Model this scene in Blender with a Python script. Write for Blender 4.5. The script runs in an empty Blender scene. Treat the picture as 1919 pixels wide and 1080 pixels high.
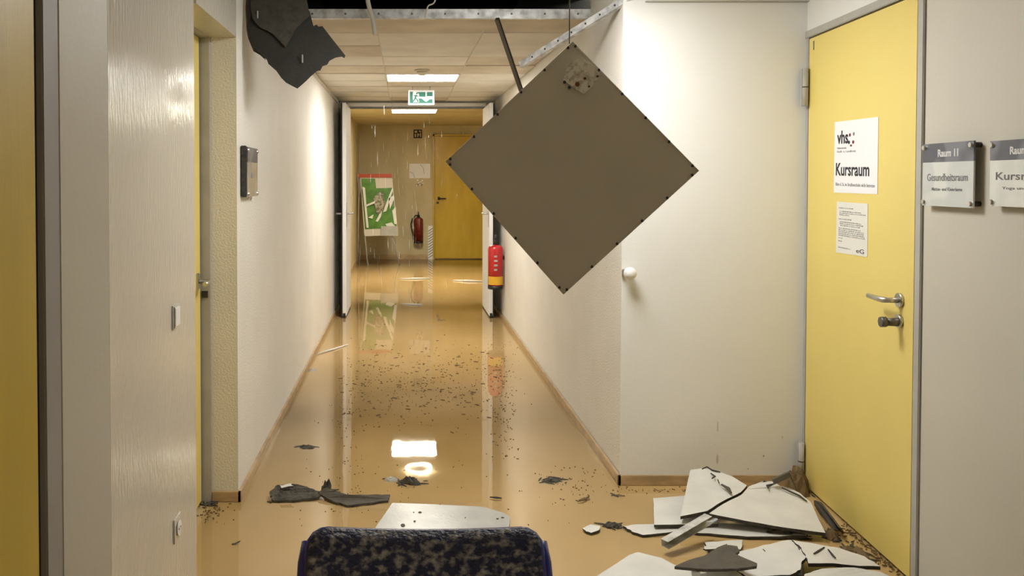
import bpy, bmesh, math, random
from mathutils import Vector, Matrix
from mathutils.geometry import tessellate_polygon
random.seed(7)
S = bpy.context.scene
COL = S.collection
# ------------------------------------------------------------------ camera
F = 1600.0; CX = 758.0; PITCH = math.radians(1.35); CH = 1.42
CY = 338.0 + F*math.tan(PITCH)
cd = bpy.data.cameras.new('camera'); cam = bpy.data.objects.new('camera', cd); COL.objects.link(cam)
cd.sensor_width = 36; cd.lens = F/1919*36
cd.shift_x = (959.5-CX)/1919; cd.shift_y = -(540-CY)/1919
cd.clip_start = .05
cam.location = (0, 0, CH); cam.rotation_euler = (math.radians(90)-PITCH, 0, 0)
S.camera = cam
def ray(px, py):
    u = (px-CX)/F; v = -(py-CY)/F
    c, s = math.cos(PITCH), math.sin(PITCH)
    return Vector((u, c+v*s, -s+v*c))
def P(px, py, D):                    # the point on the depth plane y = D
    r = ray(px, py); return Vector((0, 0, CH)) + r*(D/r.y)
def G(px, py, z=0.0):                # the point on the level plane z
    r = ray(px, py); return Vector((0, 0, CH)) + r*((z-CH)/r.z)
# ------------------------------------------------------------------ world, lights, exposure
w = bpy.data.worlds.new('world'); S.world = w; w.use_nodes = True
w.node_tree.nodes['Background'].inputs[0].default_value = (.9, .86, .78, 1)
w.node_tree.nodes['Background'].inputs[1].default_value = .03
S.view_settings.view_transform = 'Standard'; S.view_settings.look = 'None'
S.view_settings.gamma = 1; S.view_settings.use_curve_mapping = False
S.view_settings.exposure = 0.85
E_NEAR, E_CORR, E_FAR, E_CAM = 15.0, 27.0, 40.0, 4.5     # strengths of the ceiling panels, the last one an added fill
# ------------------------------------------------------------------ materials
def mat(name, col, rough=.6, metal=0, spec=.5, noise=0, nscale=8, col2=None, bump=0, bscale=60, emit=0, coat=0, rnoise=0, stretch=(1,1,1), detail=4, ramp=(.35,.65), space='Object', alpha=1):
    m = bpy.data.materials.new(name); m.use_nodes = True
    nt = m.node_tree; b = nt.nodes['Principled BSDF']
    b.inputs['Base Color'].default_value = (*col, 1); b.inputs['Roughness'].default_value = rough
    b.inputs['Metallic'].default_value = metal; b.inputs['Specular IOR Level'].default_value = spec
    b.inputs['Coat Weight'].default_value = coat; b.inputs['Coat Roughness'].default_value = .08
    b.inputs['Alpha'].default_value = alpha
    if emit:
        b.inputs['Emission Color'].default_value = (*col, 1); b.inputs['Emission Strength'].default_value = emit
    geo = nt.nodes.new('ShaderNodeNewGeometry'); mp = nt.nodes.new('ShaderNodeMapping'); mp.inputs['Scale'].default_value = stretch
    nt.links.new(geo.outputs['Position'], mp.inputs[0])
    if noise or col2 or rnoise:
        n = nt.nodes.new('ShaderNodeTexNoise'); n.inputs['Scale'].default_value = nscale; n.inputs['Detail'].default_value = detail
        nt.links.new(mp.outputs[0], n.inputs['Vector'])
        rp = nt.nodes.new('ShaderNodeMapRange'); rp.inputs['From Min'].default_value = ramp[0]; rp.inputs['From Max'].default_value = ramp[1]
        nt.links.new(n.outputs['Fac'], rp.inputs['Value'])
        if noise or col2:
            c2 = col2 or tuple(c*(1-noise) for c in col)
            mx = nt.nodes.new('ShaderNodeMix'); mx.data_type = 'RGBA'
            mx.inputs[6].default_value = (*col, 1); mx.inputs[7].default_value = (*c2, 1)
            nt.links.new(rp.outputs[0], mx.inputs[0]); nt.links.new(mx.outputs[2], b.inputs['Base Color'])
        if rnoise:
            rr = nt.nodes.new('ShaderNodeMapRange'); rr.inputs['To Min'].default_value = rough; rr.inputs['To Max'].default_value = rough+rnoise
            nt.links.new(rp.outputs[0], rr.inputs['Value']); nt.links.new(rr.outputs[0], b.inputs['Roughness'])
    if bump:
        n2 = nt.nodes.new('ShaderNodeTexNoise'); n2.inputs['Scale'].default_value = bscale; n2.inputs['Detail'].default_value = 3
        nt.links.new(mp.outputs[0], n2.inputs['Vector'])
        bp = nt.nodes.new('ShaderNodeBump'); bp.inputs['Strength'].default_value = bump; bp.inputs['Distance'].default_value = .01
        nt.links.new(n2.outputs['Fac'], bp.inputs['Height']); nt.links.new(bp.outputs[0], b.inputs['Normal'])
    return m
M = {}
M['plaster'] = mat('woodchip_plaster', (.78, .75, .68), .62, noise=.05, nscale=3, bump=.35, bscale=110, spec=.4)
M['plaster_smooth'] = mat('smooth_white_plaster', (.84, .84, .82), .7, noise=.03, nscale=2, bump=.06, bscale=60)
M['offwhite'] = mat('off_white_wall', (.60, .57, .49), .6, noise=.06, nscale=1.5, bump=.05)
M['latex'] = mat('glossy_latex_wall', (.66, .62, .53), .12, noise=.12, nscale=2.2, stretch=(1, 1.2, .3), bump=.30, bscale=60, rnoise=.14)
M['beige'] = mat('beige_wall', (.60, .56, .47), .5, noise=.05, nscale=1.5, bump=.05)
M['far_wall'] = mat('ochre_stained_wall', (.52, .44, .25), .6, col2=(.64, .55, .34), nscale=2.4, bump=.15, stretch=(1.5, 1.5, .6), ramp=(.3,.7))
M['tile'] = mat('mineral_ceiling_tile', (.76, .72, .63), .75, noise=.13, nscale=3.5, bump=.1, bscale=80)
M['tile_stain'] = mat('damp_ceiling_tile', (.66, .58, .45), .7, noise=.2, nscale=3, bump=.12, bscale=60)
M['grid'] = mat('ceiling_grid_rail', (.60, .54, .44), .5)
M['plenum'] = mat('black_plenum', (.006, .006, .006), .9)
M['pipe'] = mat('dark_wet_pipe', (.10, .10, .10), .35, noise=.5, nscale=9)
M['galv'] = mat('galvanised_steel', (.80, .80, .78), .34, metal=.45, noise=.45, nscale=22, bump=.1, bscale=40, rnoise=.2)
M['steel'] = mat('brushed_steel', (.58, .57, .54), .32, metal=1)
M['dark_rail'] = mat('dark_profile', (.16, .15, .13), .4, metal=.6)
M['frame'] = mat('grey_door_frame', (.47, .46, .42), .42, noise=.12, nscale=9, bump=.04)
M['frame_dark'] = mat('dark_grey_frame', (.33, .31, .27), .5, noise=.2, nscale=9)  # darker grey of jambs, header strips and easel legs
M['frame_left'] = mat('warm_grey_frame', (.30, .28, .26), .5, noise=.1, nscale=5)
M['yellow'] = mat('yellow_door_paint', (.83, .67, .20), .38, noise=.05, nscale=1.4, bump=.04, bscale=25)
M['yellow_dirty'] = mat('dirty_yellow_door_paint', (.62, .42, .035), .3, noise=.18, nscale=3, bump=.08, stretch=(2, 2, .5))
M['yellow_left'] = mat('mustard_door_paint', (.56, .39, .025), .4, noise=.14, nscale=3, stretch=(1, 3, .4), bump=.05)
M['matt_black'] = mat('matt_black_fill', (.012, .012, .012), .6)  # flat black, also painted in as shade in the door gaps
M['black'] = mat('black_plastic', (.02, .02, .02), .35)
M['wood'] = mat('wet_wooden_skirting', (.55, .39, .21), .4, noise=.3, nscale=9, bump=.1, stretch=(1, 1, 4))
M['white_plastic'] = mat('white_plastic', (.80, .79, .76), .3)
M['paper'] = mat('white_paper', (.89, .89, .91), .7)
M['paper_cream'] = mat('cream_paper', (.80, .79, .73), .7)
M['ink'] = mat('black_ink', (.02, .02, .025), .8)
M['ink_grey'] = mat('grey_ink', (.19, .19, .20), .8)
M['ink_red'] = mat('dark_red_ink', (.16, .03, .035), .8)
M['sign_blue'] = mat('slate_sign_header', (.07, .075, .10), .3, col2=(.17, .175, .21), nscale=9, ramp=(.45, .55), detail=1, coat=.15)
M['sign_body'] = mat('greenish_sign_plate', (.55, .58, .56), .12, col2=(.66, .68, .64), nscale=7, ramp=(.45, .55), detail=1, coat=1)
M['sign_text'] = mat('pale_sign_lettering', (.72, .72, .72), .5)
M['gyps'] = mat('white_gypsum_face', (.74, .73, .69), .5, noise=.10, nscale=9, bump=.15, bscale=50)
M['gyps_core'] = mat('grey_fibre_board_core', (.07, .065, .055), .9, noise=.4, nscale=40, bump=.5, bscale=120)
M['gyps_grey'] = mat('wet_grey_board', (.46, .46, .43), .25, noise=.15, nscale=9, bump=.08)
M['mud'] = mat('soggy_grey_fibre', (.10, .09, .07), .7, noise=.6, nscale=40, bump=.8, bscale=90)
M['flake'] = mat('grey_brown_flake', (.105, .09, .07), .75, noise=.25, nscale=30, bump=.4, bscale=120)
M['speck'] = mat('dark_brown_dirt', (.20, .13, .055), .8, noise=.4, nscale=30)
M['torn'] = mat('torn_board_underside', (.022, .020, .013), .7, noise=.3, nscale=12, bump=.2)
M['torn_light'] = mat('torn_board_inner_layer', (.062, .054, .038), .7, noise=.35, nscale=25, bump=.4)
M['panel'] = mat('grey_brown_metal_panel', (.52, .48, .39), .5, noise=.05, nscale=4, spec=.4)
M['panel_edge'] = mat('panel_edge', (.05, .045, .035), .5)
M['label'] = mat('weathered_sticker', (.68, .65, .58), .6, col2=(.42, .38, .30), nscale=45, ramp=(.45, .6))
M['rust'] = mat('rusty_mark', (.14, .05, .02), .8)
M['red'] = mat('red_extinguisher_paint', (.55, .015, .02), .25, coat=.5, noise=.1, nscale=14)
M['red_dark'] = mat('dark_red_paint', (.22, .03, .015), .4, noise=.4, nscale=20)
M['redbar'] = mat('red_bar', (.42, .06, .02), .5)
M['yellow_label'] = mat('yellow_label', (.75, .42, .03), .5)
M['green'] = mat('exit_green', (.0, .17, .11), .5)
M['poster'] = mat('green_poster', (.06, .17, .015), .3, col2=(.10, .26, .03), nscale=9)
M['foil'] = mat('crumpled_clear_foil', (.75, .76, .70), .15)
M['poster_dark'] = mat('dark_poster_motif', (.14, .13, .08), .4, col2=(.4, .37, .28), nscale=28, ramp=(.45,.55))
M['blue'] = mat('navy_plastic_shell', (.008, .014, .20), .2, coat=.4)
M['fabric'] = mat('soaked_navy_upholstery', (.009, .011, .050), .45, col2=(.42, .39, .35), nscale=62, detail=14, ramp=(.48, .74), bump=.8, bscale=110, stretch=(1, 1.3, 1.3))  # pale mottle paints in the highlights of the wet fabric
M['chrome'] = mat('chair_chrome', (.6, .6, .6), .2, metal=1)
M['cable'] = mat('pale_cable', (.62, .58, .48), .5)
M['lampframe'] = mat('lamp_frame', (.75, .74, .70), .4)
def emitter(name, strength, col=(1, .975, .93)):
    m = bpy.data.materials.new(name); m.use_nodes = True; nt = m.node_tree; nt.nodes.clear()
    e = nt.nodes.new('ShaderNodeEmission'); o = nt.nodes.new('ShaderNodeOutputMaterial')
    e.inputs[0].default_value = (*col, 1); e.inputs[1].default_value = strength
    nt.links.new(e.outputs[0], o.inputs[0]); return m
# flooded water: clear film, Fresnel reflection with small ripples
def water_mat():
    m = bpy.data.materials.new('shallow_flood_water'); m.use_nodes = True; nt = m.node_tree; nt.nodes.clear()
    out = nt.nodes.new('ShaderNodeOutputMaterial'); mx = nt.nodes.new('ShaderNodeMixShader')
    tr = nt.nodes.new('ShaderNodeBsdfTransparent'); tr.inputs[0].default_value = (.97, .93, .84, 1)
    gl = nt.nodes.new('ShaderNodeBsdfGlossy'); gl.inputs['Roughness'].default_value = .025; gl.inputs[0].default_value = (1, .98, .93, 1)
    fr = nt.nodes.new('ShaderNodeFresnel'); fr.inputs['IOR'].default_value = 1.45
    geo = nt.nodes.new('ShaderNodeNewGeometry'); mp = nt.nodes.new('ShaderNodeMapping'); mp.inputs['Scale'].default_value = (1, .45, 1)
    n = nt.nodes.new('ShaderNodeTexNoise'); n.inputs['Scale'].default_value = 5; n.inputs['Detail'].default_value = 3
    bp = nt.nodes.new('ShaderNodeBump'); bp.inputs['Strength'].default_value = .06; bp.inputs['Distance'].default_value = .01
    nt.links.new(geo.outputs['Position'], mp.inputs[0]); nt.links.new(mp.outputs[0], n.inputs['Vector'])
    nt.links.new(n.outputs['Fac'], bp.inputs['Height']); nt.links.new(bp.outputs[0], gl.inputs['Normal']); nt.links.new(bp.outputs[0], fr.inputs['Normal'])
    nt.links.new(fr.outputs[0], mx.inputs[0]); nt.links.new(tr.outputs[0], mx.inputs[1]); nt.links.new(gl.outputs[0], mx.inputs[2])
    nt.links.new(mx.outputs[0], out.inputs[0]); return m
M['water'] = water_mat()
def drop_mat():
    m = bpy.data.materials.new('falling_water'); m.use_nodes = True; nt = m.node_tree; nt.nodes.clear()
    out = nt.nodes.new('ShaderNodeOutputMaterial'); mx = nt.nodes.new('ShaderNodeMixShader'); mx.inputs[0].default_value = .28
    tr = nt.nodes.new('ShaderNodeBsdfTransparent'); gl = nt.nodes.new('ShaderNodeBsdfPrincipled')
    gl.inputs['Base Color'].default_value = (.9, .9, .86, 1); gl.inputs['Roughness'].default_value = .1
    nt.links.new(tr.outputs[0], mx.inputs[1]); nt.links.new(gl.outputs[0], mx.inputs[2]); nt.links.new(mx.outputs[0], out.inputs[0]); return m
M['drop'] = drop_mat()
# floor: tan linoleum under a film of mud
def floor_mat():
    m = mat('tan_linoleum_with_silt', (.66, .51, .30), .45, col2=(.52, .39, .19), nscale=1.3, stretch=(1, .5, 1), detail=6, bump=.05, bscale=30)
    return m
M['floor'] = floor_mat()
# ------------------------------------------------------------------ builders
class MB:
    def __init__(s): s.bm = bmesh.new(); s.mats = []
    def mi(s, m):
        if m not in s.mats: s.mats.append(m)
        return s.mats.index(m)
    def box(s, a, b, m='plaster', mtx=None, bevel=0):
        i = s.mi(m); x0, y0, z0 = a; x1, y1, z1 = b
        vs = [s.bm.verts.new(p) for p in [(x0,y0,z0),(x1,y0,z0),(x1,y1,z0),(x0,y1,z0),(x0,y0,z1),(x1,y0,z1),(x1,y1,z1),(x0,y1,z1)]]
        fs = [s.bm.faces.new([vs[k] for k in q]) for q in [(0,3,2,1),(4,5,6,7),(0,1,5,4),(1,2,6,5),(2,3,7,6),(3,0,4,7)]]
        for f in fs: f.material_index = i
        if mtx is not None: bmesh.ops.transform(s.bm, matrix=mtx, verts=vs)
        if bevel:
            es = list({e for f in fs for e in f.edges})
            bmesh.ops.bevel(s.bm, geom=es, offset=bevel, segments=2, affect='EDGES', material=i)
        return s
    def prism(s, pts, z0, z1, m='plaster', m2=None, mtx=None):   # plan polygon, extruded in z
        i = s.mi(m); j = s.mi(m2 or m)
        lo = [s.bm.verts.new((p[0], p[1], z0)) for p in pts]; hi = [s.bm.verts.new((p[0], p[1], z1)) for p in pts]
        n = len(pts)
        for t in tessellate_polygon([[Vector((p[0], p[1], 0)) for p in pts]]):
            f = s.bm.faces.new([hi[k] for k in t]); f.material_index = i
            f = s.bm.faces.new([lo[k] for k in reversed(t)]); f.material_index = j
        for k in range(n):
            f = s.bm.faces.new([lo[k], lo[(k+1) % n], hi[(k+1) % n], hi[k]]); f.material_index = j
        if mtx is not None: bmesh.ops.transform(s.bm, matrix=mtx, verts=lo+hi)
        return s
    def tube(s, pts, r, m='steel', seg=10, caps=True):
        i = s.mi(m); pts = [Vector(p) for p in pts]; rs = r if isinstance(r, (list, tuple)) else [r]*len(pts)
        rings = []; up = None
        for k, p in enumerate(pts):
            d = (pts[min(k+1, len(pts)-1)]-pts[max(k-1, 0)]).normalized()
            if up is None: up = Vector((0, 0, 1)) if abs(d.z) < .9 else Vector((1, 0, 0))
            a = d.cross(up).normalized(); b = a.cross(d).normalized(); up = b
            rings.append([s.bm.verts.new(p+(a*math.cos(2*math.pi*q/seg)+b*math.sin(2*math.pi*q/seg))*rs[k]) for q in range(seg)])
        for A, B in zip(rings, rings[1:]):
            for q in range(seg):
                f = s.bm.faces.new([A[q], A[(q+1) % seg], B[(q+1) % seg], B[q]]); f.material_index = i; f.smooth = True
        if caps:
            f = s.bm.faces.new(list(reversed(rings[0]))); f.material_index = i
            f = s.bm.faces.new(rings[-1]); f.material_index = i
        return s
    def sphere(s, c, r, m, sc=(1, 1, 1), u=20, v=12):
        i = s.mi(m)
        g = bmesh.ops.create_uvsphere(s.bm, u_segments=u, v_segments=v, radius=r, matrix=Matrix.Translation(c) @ Matrix.Diagonal((*sc, 1)))
        for f in {f for x in g['verts'] for f in x.link_faces}: f.material_index = i; f.smooth = True
        return s
    def build(s, name, parent=None):
        bmesh.ops.recalc_face_normals(s.bm, faces=s.bm.faces)
        me = bpy.data.meshes.new(name); s.bm.to_mesh(me); s.bm.free()
        for m in s.mats: me.materials.append(M[m] if isinstance(m, str) else m)
        o = bpy.data.objects.new(name, me); COL.objects.link(o)
        if parent is not None: o.parent = parent; o.matrix_parent_inverse = parent.matrix_basis.inverted()
        return o
def tag(o, label, cat, group=None, kind=None):
    o['label'] = label; o['category'] = cat
    if group: o['group'] = group
    if kind: o['kind'] = kind
    return o
def thing(name, label, cat, loc, group=None, kind=None):
    e = bpy.data.objects.new(name, None); COL.objects.link(e); e.location = loc; e.empty_display_size = .05
    return tag(e, label, cat, group, kind)
def basis(o, u, v):                 # matrix with x=u, y=v, z=u x v at origin o
    u = Vector(u).normalized(); v = Vector(v); v = (v-u*v.dot(u)).normalized(); n = u.cross(v)
    return Matrix(((u.x, v.x, n.x, o[0]), (u.y, v.y, n.y, o[1]), (u.z, v.z, n.z, o[2]), (0, 0, 0, 1)))
def text_into(mb, s, x0, y0, x1, y1, m, mtx, depth=.0006, z=0.0, bold=0.0):   # lettering fitted to a rectangle of a local plane
    c = bpy.data.curves.new('lettering', 'FONT'); c.body = s; c.size = 1; c.resolution_u = 3; c.offset = bold
    o = bpy.data.objects.new('lettering', c); COL.objects.link(o)
    bpy.context.view_layer.update()
    dg = bpy.context.evaluated_depsgraph_get(); me = bpy.data.meshes.new_from_object(o.evaluated_get(dg))
    bpy.data.objects.remove(o); bpy.data.curves.remove(c)
    xs = [v.co.x for v in me.vertices]; ys = [v.co.y for v in me.vertices]
    sx = (x1-x0)/(max(xs)-min(xs)); sy = (y1-y0)/(max(ys)-min(ys)); ax, ay = min(xs), min(ys)
    i = mb.mi(m); b2 = bmesh.new(); b2.from_mesh(me)
    r = bmesh.ops.extrude_face_region(b2, geom=b2.faces[:]); 
    for v in [g for g in r['geom'] if isinstance(g, bmesh.types.BMVert)]: v.co.z += 1
    b2.verts.index_update(); mp = []
    for v in b2.verts: mp.append(mb.bm.verts.new(mtx @ Vector((x0+(v.co.x-ax)*sx, y0+(v.co.y-ay)*sy, z+v.co.z*depth))))
    for f in b2.faces:
        try: g = mb.bm.faces.new([mp[v.index] for v in f.verts]); g.material_index = i
        except ValueError: pass
    b2.free(); bpy.data.meshes.remove(me)
def jag(pts, amp, n=4, rnd=random):             # ragged outline (lists of 3-vectors, closed)
    out = []
    for k, p in enumerate(pts):
        q = pts[(k+1) % len(pts)]; d = q-p; L = d.length; out.append(p)
        t = Vector((-d.y, d.x, 0)) if abs(d.z) < L*.9 else Vector((d.z, 0, 0))
        if L < 1e-6: continue
        t.normalize()
        c = max(1, int(n))
        for j in range(1, c+1):
            f = (j+rnd.uniform(-.25, .25))/(c+1); out.append(p.lerp(q, f)+t*rnd.uniform(-amp, amp))
    return out
def slab(mb, pts, th, m_top, m_side, drop=None):   # pts: 3-D outline of the upper face, th: thickness downwards (or along drop)
    d = drop if drop is not None else Vector((0, 0, -1)); i, j = mb.mi(m_top), mb.mi(m_side)
    a = [mb.bm.verts.new(p) for p in pts]; b = [mb.bm.verts.new(p+d*th) for p in pts]; n = len(pts)
    nrm = Vector((0, 0, 0))
    for k in range(n): nrm += pts[k].cross(pts[(k+1) % n])
    q = nrm.normalized().to_track_quat('Z', 'Y').inverted()
    for t in tessellate_polygon([[Vector(((q @ p).x, (q @ p).y, 0)) for p in pts]]):
        f = mb.bm.faces.new([a[k] for k in t]); f.material_index = i
        f = mb.bm.faces.new([b[k] for k in reversed(t)]); f.material_index = j
    for k in range(n):
        f = mb.bm.faces.new([a[k], a[(k+1) % n], b[(k+1) % n], b[k]]); f.material_index = j
# ------------------------------------------------------------------ key dimensions
WL, WR, H, H2 = -.735, 1.007, 2.30, 2.40
DF, DD, DE = 3.96, 9.57, 15.3          # front stub wall, double door, end wall
NL0, NL1, NX = 3.03, 3.745, -.895      # left door niche
HB, HT = 4.65, 3.0                     # ceiling hole rear edge, soffit of slab above
def RX(D): return 1.855-.0714*(DF-D)   # plan line of the slanted right wall
Y0 = -1.6
# ------------------------------------------------------------------ setting
def struct(o, label, cat): return tag(o, label, cat, kind='structure')
mb = MB(); mb.prism([(-1.1, Y0-.1), (2.3, Y0-.1), (2.3, 9.6), (3.2, 9.6), (3.2, DE+.1), (-1.1, DE+.1)], -.12, 0, 'floor')
struct(mb.build('floor'), 'tan linoleum corridor floor under silt and water', 'floor')
mb = MB(); mb.box((-1.1, Y0-.1, HT), (2.3, DD+.2, HT+.12), 'plenum')
mb.box((WL-.25, HB+.2, 2.45), (WR+.2, HB+.25, HT), 'plenum')
struct(mb.build('ceiling_slab'), 'black structural slab above the open ceiling hole', 'ceiling')
# suspended ceiling: tiles are parts
ceil = thing('ceiling', 'pale suspended tile ceiling with a torn-out hole at the front', 'ceiling', (0, 6, H), kind='structure')
XT = [WL, -.16, .465, WR]
rows = [HB+.03]+[5.12+.49*k for k in range(10)]
lampcell = (1, 5)
tile_me = {}
for r in range(len(rows)-1):
    for c in range(3):
        if (c, r) == lampcell: continue
        mb = MB(); g = .004; z = H+random.uniform(-.002, .006)
        st = 'tile_stain' if (r in (0, 4) and c < 2) or random.random() < .15 else 'tile'
        mb.box((XT[c]+g, rows[r]+g, z), (XT[c+1]-g, min(rows[r+1], DD)-g, z+.015), st)
        mb.build('ceiling_tile', ceil)
for x in XT[1:3]:
    MB().box((x-.0035, HB+.03, H-.001), (x+.0035, DD, H+.02), 'grid').build('ceiling_rail', ceil)
for y in rows[1:-1]:
    for c in range(3):
        if (c, rows.index(y)) in ((1, 6),): pass
        MB().box((XT[c], y-.003, H-.001), (XT[c+1], y+.003, H+.02), 'grid').build('ceiling_rail', ceil)
MB().box((-1.1, HB+.03, H+.03), (WR+.6, DD+.1, H+.05), 'plenum').build('backing_board', ceil)
# near ceiling (out of the frame, right of and behind the hole)
lampN = (.30, 1.9)
mb = MB()
mb.box((WR+.06, 3.1, H), (2.1, DF, H+.02), 'tile')
mb.box((-1.0, Y0, H), (2.1, 1.35, H+.02), 'tile')
mb.box((-1.0, 1.35, H), (2.1, 3.0, H+.02), 'tile'); mb.box((.9, 3.0, H), (2.1, 3.1, H+.02), 'tile')
mb.build('ceiling_board', ceil)
MB().box((-1.1, DD+.08, H2), (3.2, DE+.1, H2+.1), 'far_wall').build('rear_ceiling', ceil)
# left wall
mb = MB()
X2 = -1.05
mb.prism([(X2, NL1), (WL, NL1), (WL, DD), (X2, DD)], 0, HT, 'plaster')
mb.box((X2, NL0, 2.045), (WL, NL1, HT), 'latex')
struct(mb.build('wall_left'), 'white woodchip corridor wall on the left', 'wall')
mb = MB(); mb.prism([(X2, 2.0), (-.693, 2.0), (-.7445, NL0), (X2, NL0)], 0, HT, 'latex'); mb.box((X2, 1.815, 0), (WL, 2.0, HT), 'beige'); mb.box((X2, .78, 2.09), (WL, 1.815, HT), 'latex')
mb.box((X2, Y0, 0), (WL, .78, HT), 'latex')
struct(mb.build('wall_left_near'), 'glossy beige latex-painted wall between the two left doors', 'wall')
struct(MB().prism([(WL-.01, 1.818), (WL+.003, 1.818), (-.693, 1.999), (WL-.01, 1.999)], 0, H, 'beige').build('trim_1'), 'matt beige wall strip beside the grey door frame on the left', 'wall trim')
# right corridor block and stub wall
mb = MB(); mb.box((WR+.002, DF, 0), (2.3, DD+.08, HT), 'plaster')
struct(mb.build('wall_right'), 'white woodchip corridor wall on the right', 'wall')
mb = MB(); mb.box((WR, DF-.012, 0), (RX(DF)+.2, DF, HT), 'plaster_smooth')
struct(mb.build('wall_stub'), 'smooth bright white wall facing the corridor beside the yellow door', 'wall')
def stain(px, py, w_, h_, m='beige'):
    a = P(px, py, DF-.0125); rnd = random.Random(int(px+py)); pts = [Vector((a.x+w_*math.cos(k*.785)*rnd.uniform(.5, 1), DF-.0128, a.z+h_*math.sin(k*.785)*rnd.uniform(.6, 1))) for k in range(8)]
    mb = MB(); slab(mb, pts, .0006, m, m, drop=Vector((0, 1, 0))); mb.build('dirt_stain', COL.objects['wall_stub'])
for a in ((1345, 800, .004, .035), (1344, 862, .007, .03), (1431, 855, .005, .006, 'frame_dark'), (1402, 879, .004, .004, 'frame_dark'), (1466, 820, .003, .012)): stain(*a)
# slanted right wall, near
def rp(D, off=0):      # point on slanted wall, off = distance into the room
    n = Vector((-1, .0714, 0)).normalized(); return Vector((RX(D), D, 0))+n*off
mb = MB()
D_h, D_l = 3.925, 2.975        # hinge / latch side of the right door
a, b_ = rp(Y0), rp(D_l-.05)
mb.prism([(a.x, a.y), (b_.x, b_.y), (b_.x+.4, b_.y), (a.x+.8, a.y)], 0, HT, 'offwhite')
a, b_ = rp(D_l-.05), rp(DF)
mb.prism([(a.x, a.y), (b_.x, b_.y), (b_.x+.3, b_.y), (a.x+.4, a.y)], 2.105, HT, 'plaster_smooth')
struct(mb.build('wall_right_near'), 'smooth off-white wall right of the yellow course-room door', 'wall')
struct(MB().box((-1.1, Y0-.1, 0), (2.3, Y0, HT), 'beige').build('wall_behind'), 'beige wall closing the corridor behind the viewer', 'wall')
# far rooms
struct(MB().box((-1.1, DD+.08, 0), (-.815, DE, H2+.1), 'far_wall').build('wall_left_far'), 'ochre stained left wall beyond the double door', 'wall')
struct(MB().box((2.9, DD+.08, 0), (3.2, DE, H2+.1), 'far_wall').build('wall_right_far'), 'ochre stained right wall beyond the double door', 'wall')
struct(MB().box((2.2, DD-.1, 0), (3.2, DD+.08, H2+.1), 'far_wall').build('wall_return_far'), 'ochre return wall behind the double door', 'wall')
struct(MB().box((-1.1, DE, 0), (3.2, DE+.1, H2+.1), 'far_wall').build('wall_back'), 'yellowish stained end wall of the corridor', 'wall')
# wall angle trims under the ceiling
mb = MB(); mb.box((WR+.1, DF-.034, 2.238), (RX(DF), DF-.013, 2.243), 'frame'); 
struct(mb.build('trim_2'), 'thin grey ceiling edge strip on the bright stub wall', 'edge trim')
mb = MB(); mb.box((WL, NL1, 2.262), (WL+.012, DD, 2.272), 'grid'); struct(mb.build('trim_3'), 'thin ceiling edge strip along the left wall', 'edge trim')
# skirting
BH = .047
def skirt(name, pts, label, h=BH, t=.014, side=1, m='wood'):
    mb = MB()
    for (x0, y0), (x1, y1) in zip(pts, pts[1:]):
        d = Vector((x1-x0, y1-y0, 0)); L = d.length; n = Vector((-d.y, d.x, 0)).normalized()*side
        mt = basis((x0, y0, 0), d, n)
        sg = 1 if mt.col[2].z > 0 else -1
        mb.box((-t if len(pts) > 2 else 0, 0, 0), (L+(t if len(pts) > 2 else 0), t, h*sg), m, mtx=mt, bevel=.002)
    return struct(mb.build(name), label, 'skirting')
skirt('baseboard_left', [(WL-.10, NL1), (WL, NL1), (WL, 9.45)], 'tan wooden skirting along the left corridor wall', side=-1)
skirt('baseboard_right', [(WR, 9.45), (WR, DF-.012), (RX(DF)-.03, DF-.012)], 'tan wooden skirting along the right corridor wall and stub wall', side=-1)
skirt('baseboard_back', [(-.81, DE), (.50, DE)], 'dirty brown skirting along the end wall', h=.09, side=-1, m='wood')
skirt('baseboard_left_far', [(-.815, DD+.1), (-.815, DE)], 'dirty brown skirting on the left beyond the double door', h=.09, side=-1)
# water
mb = MB(); i = mb.mi('water')
f = mb.bm.faces.new([mb.bm.verts.new(p) for p in [(WL+.001, Y0, .005), (RX(Y0)-.002, Y0, .005), (RX(DF-.014)-.002, DF-.014, .005), (WR-.001, DF-.014, .005), (WR-.001, DD+.09, .005), (2.89, DD+.09, .005), (2.89, DE-.001, .005), (-.81, DE-.001, .005), (-.81, DD+.09, .005), (WL+.001, DD+.09, .005), (WL+.001, NL1+.001, .005), (NX+.05, NL1-.02, .005), (NX+.05, NL0+.01, .005), (-.744, NL0+.01, .005), (-.687, 2.0, .005), (WL+.006, 1.817, .005)]])
wo = mb.build('flood_water')
if wo.data.polygons[0].normal.z < 0: wo.data.flip_normals()
tag(wo, 'shallow muddy water film flooding the whole floor', 'water', kind='stuff')
# ------------------------------------------------------------------ lever handle helper
def lever(parent, mtx, name='door_handle', L=.12, m='steel', flip=1):   # local x along lever, z out of door
    mb = MB()
    def T(*p): return mtx @ Vector(p)
    mb.tube([T(0, 0, 0), T(0, 0, .01)], .026, m, 20)
    mb.tube([T(0, 0, .008), T(0, 0, .045), T(.012*flip, 0, .058), T(.04*flip, 0, .06), T(L*flip, 0, .056)], [.010, .010, .011, .010, .009], m, 12)
    o = mb.build(name, parent)
    mb = MB(); mb.tube([T(0, -.075, 0), T(0, -.075, .012)], .024, m, 20); mb.tube([T(0, -.075, .01), T(0, -.075, .018)], .009, 'black', 10)
    mb.build('lock_escutcheon', parent); return o
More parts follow.
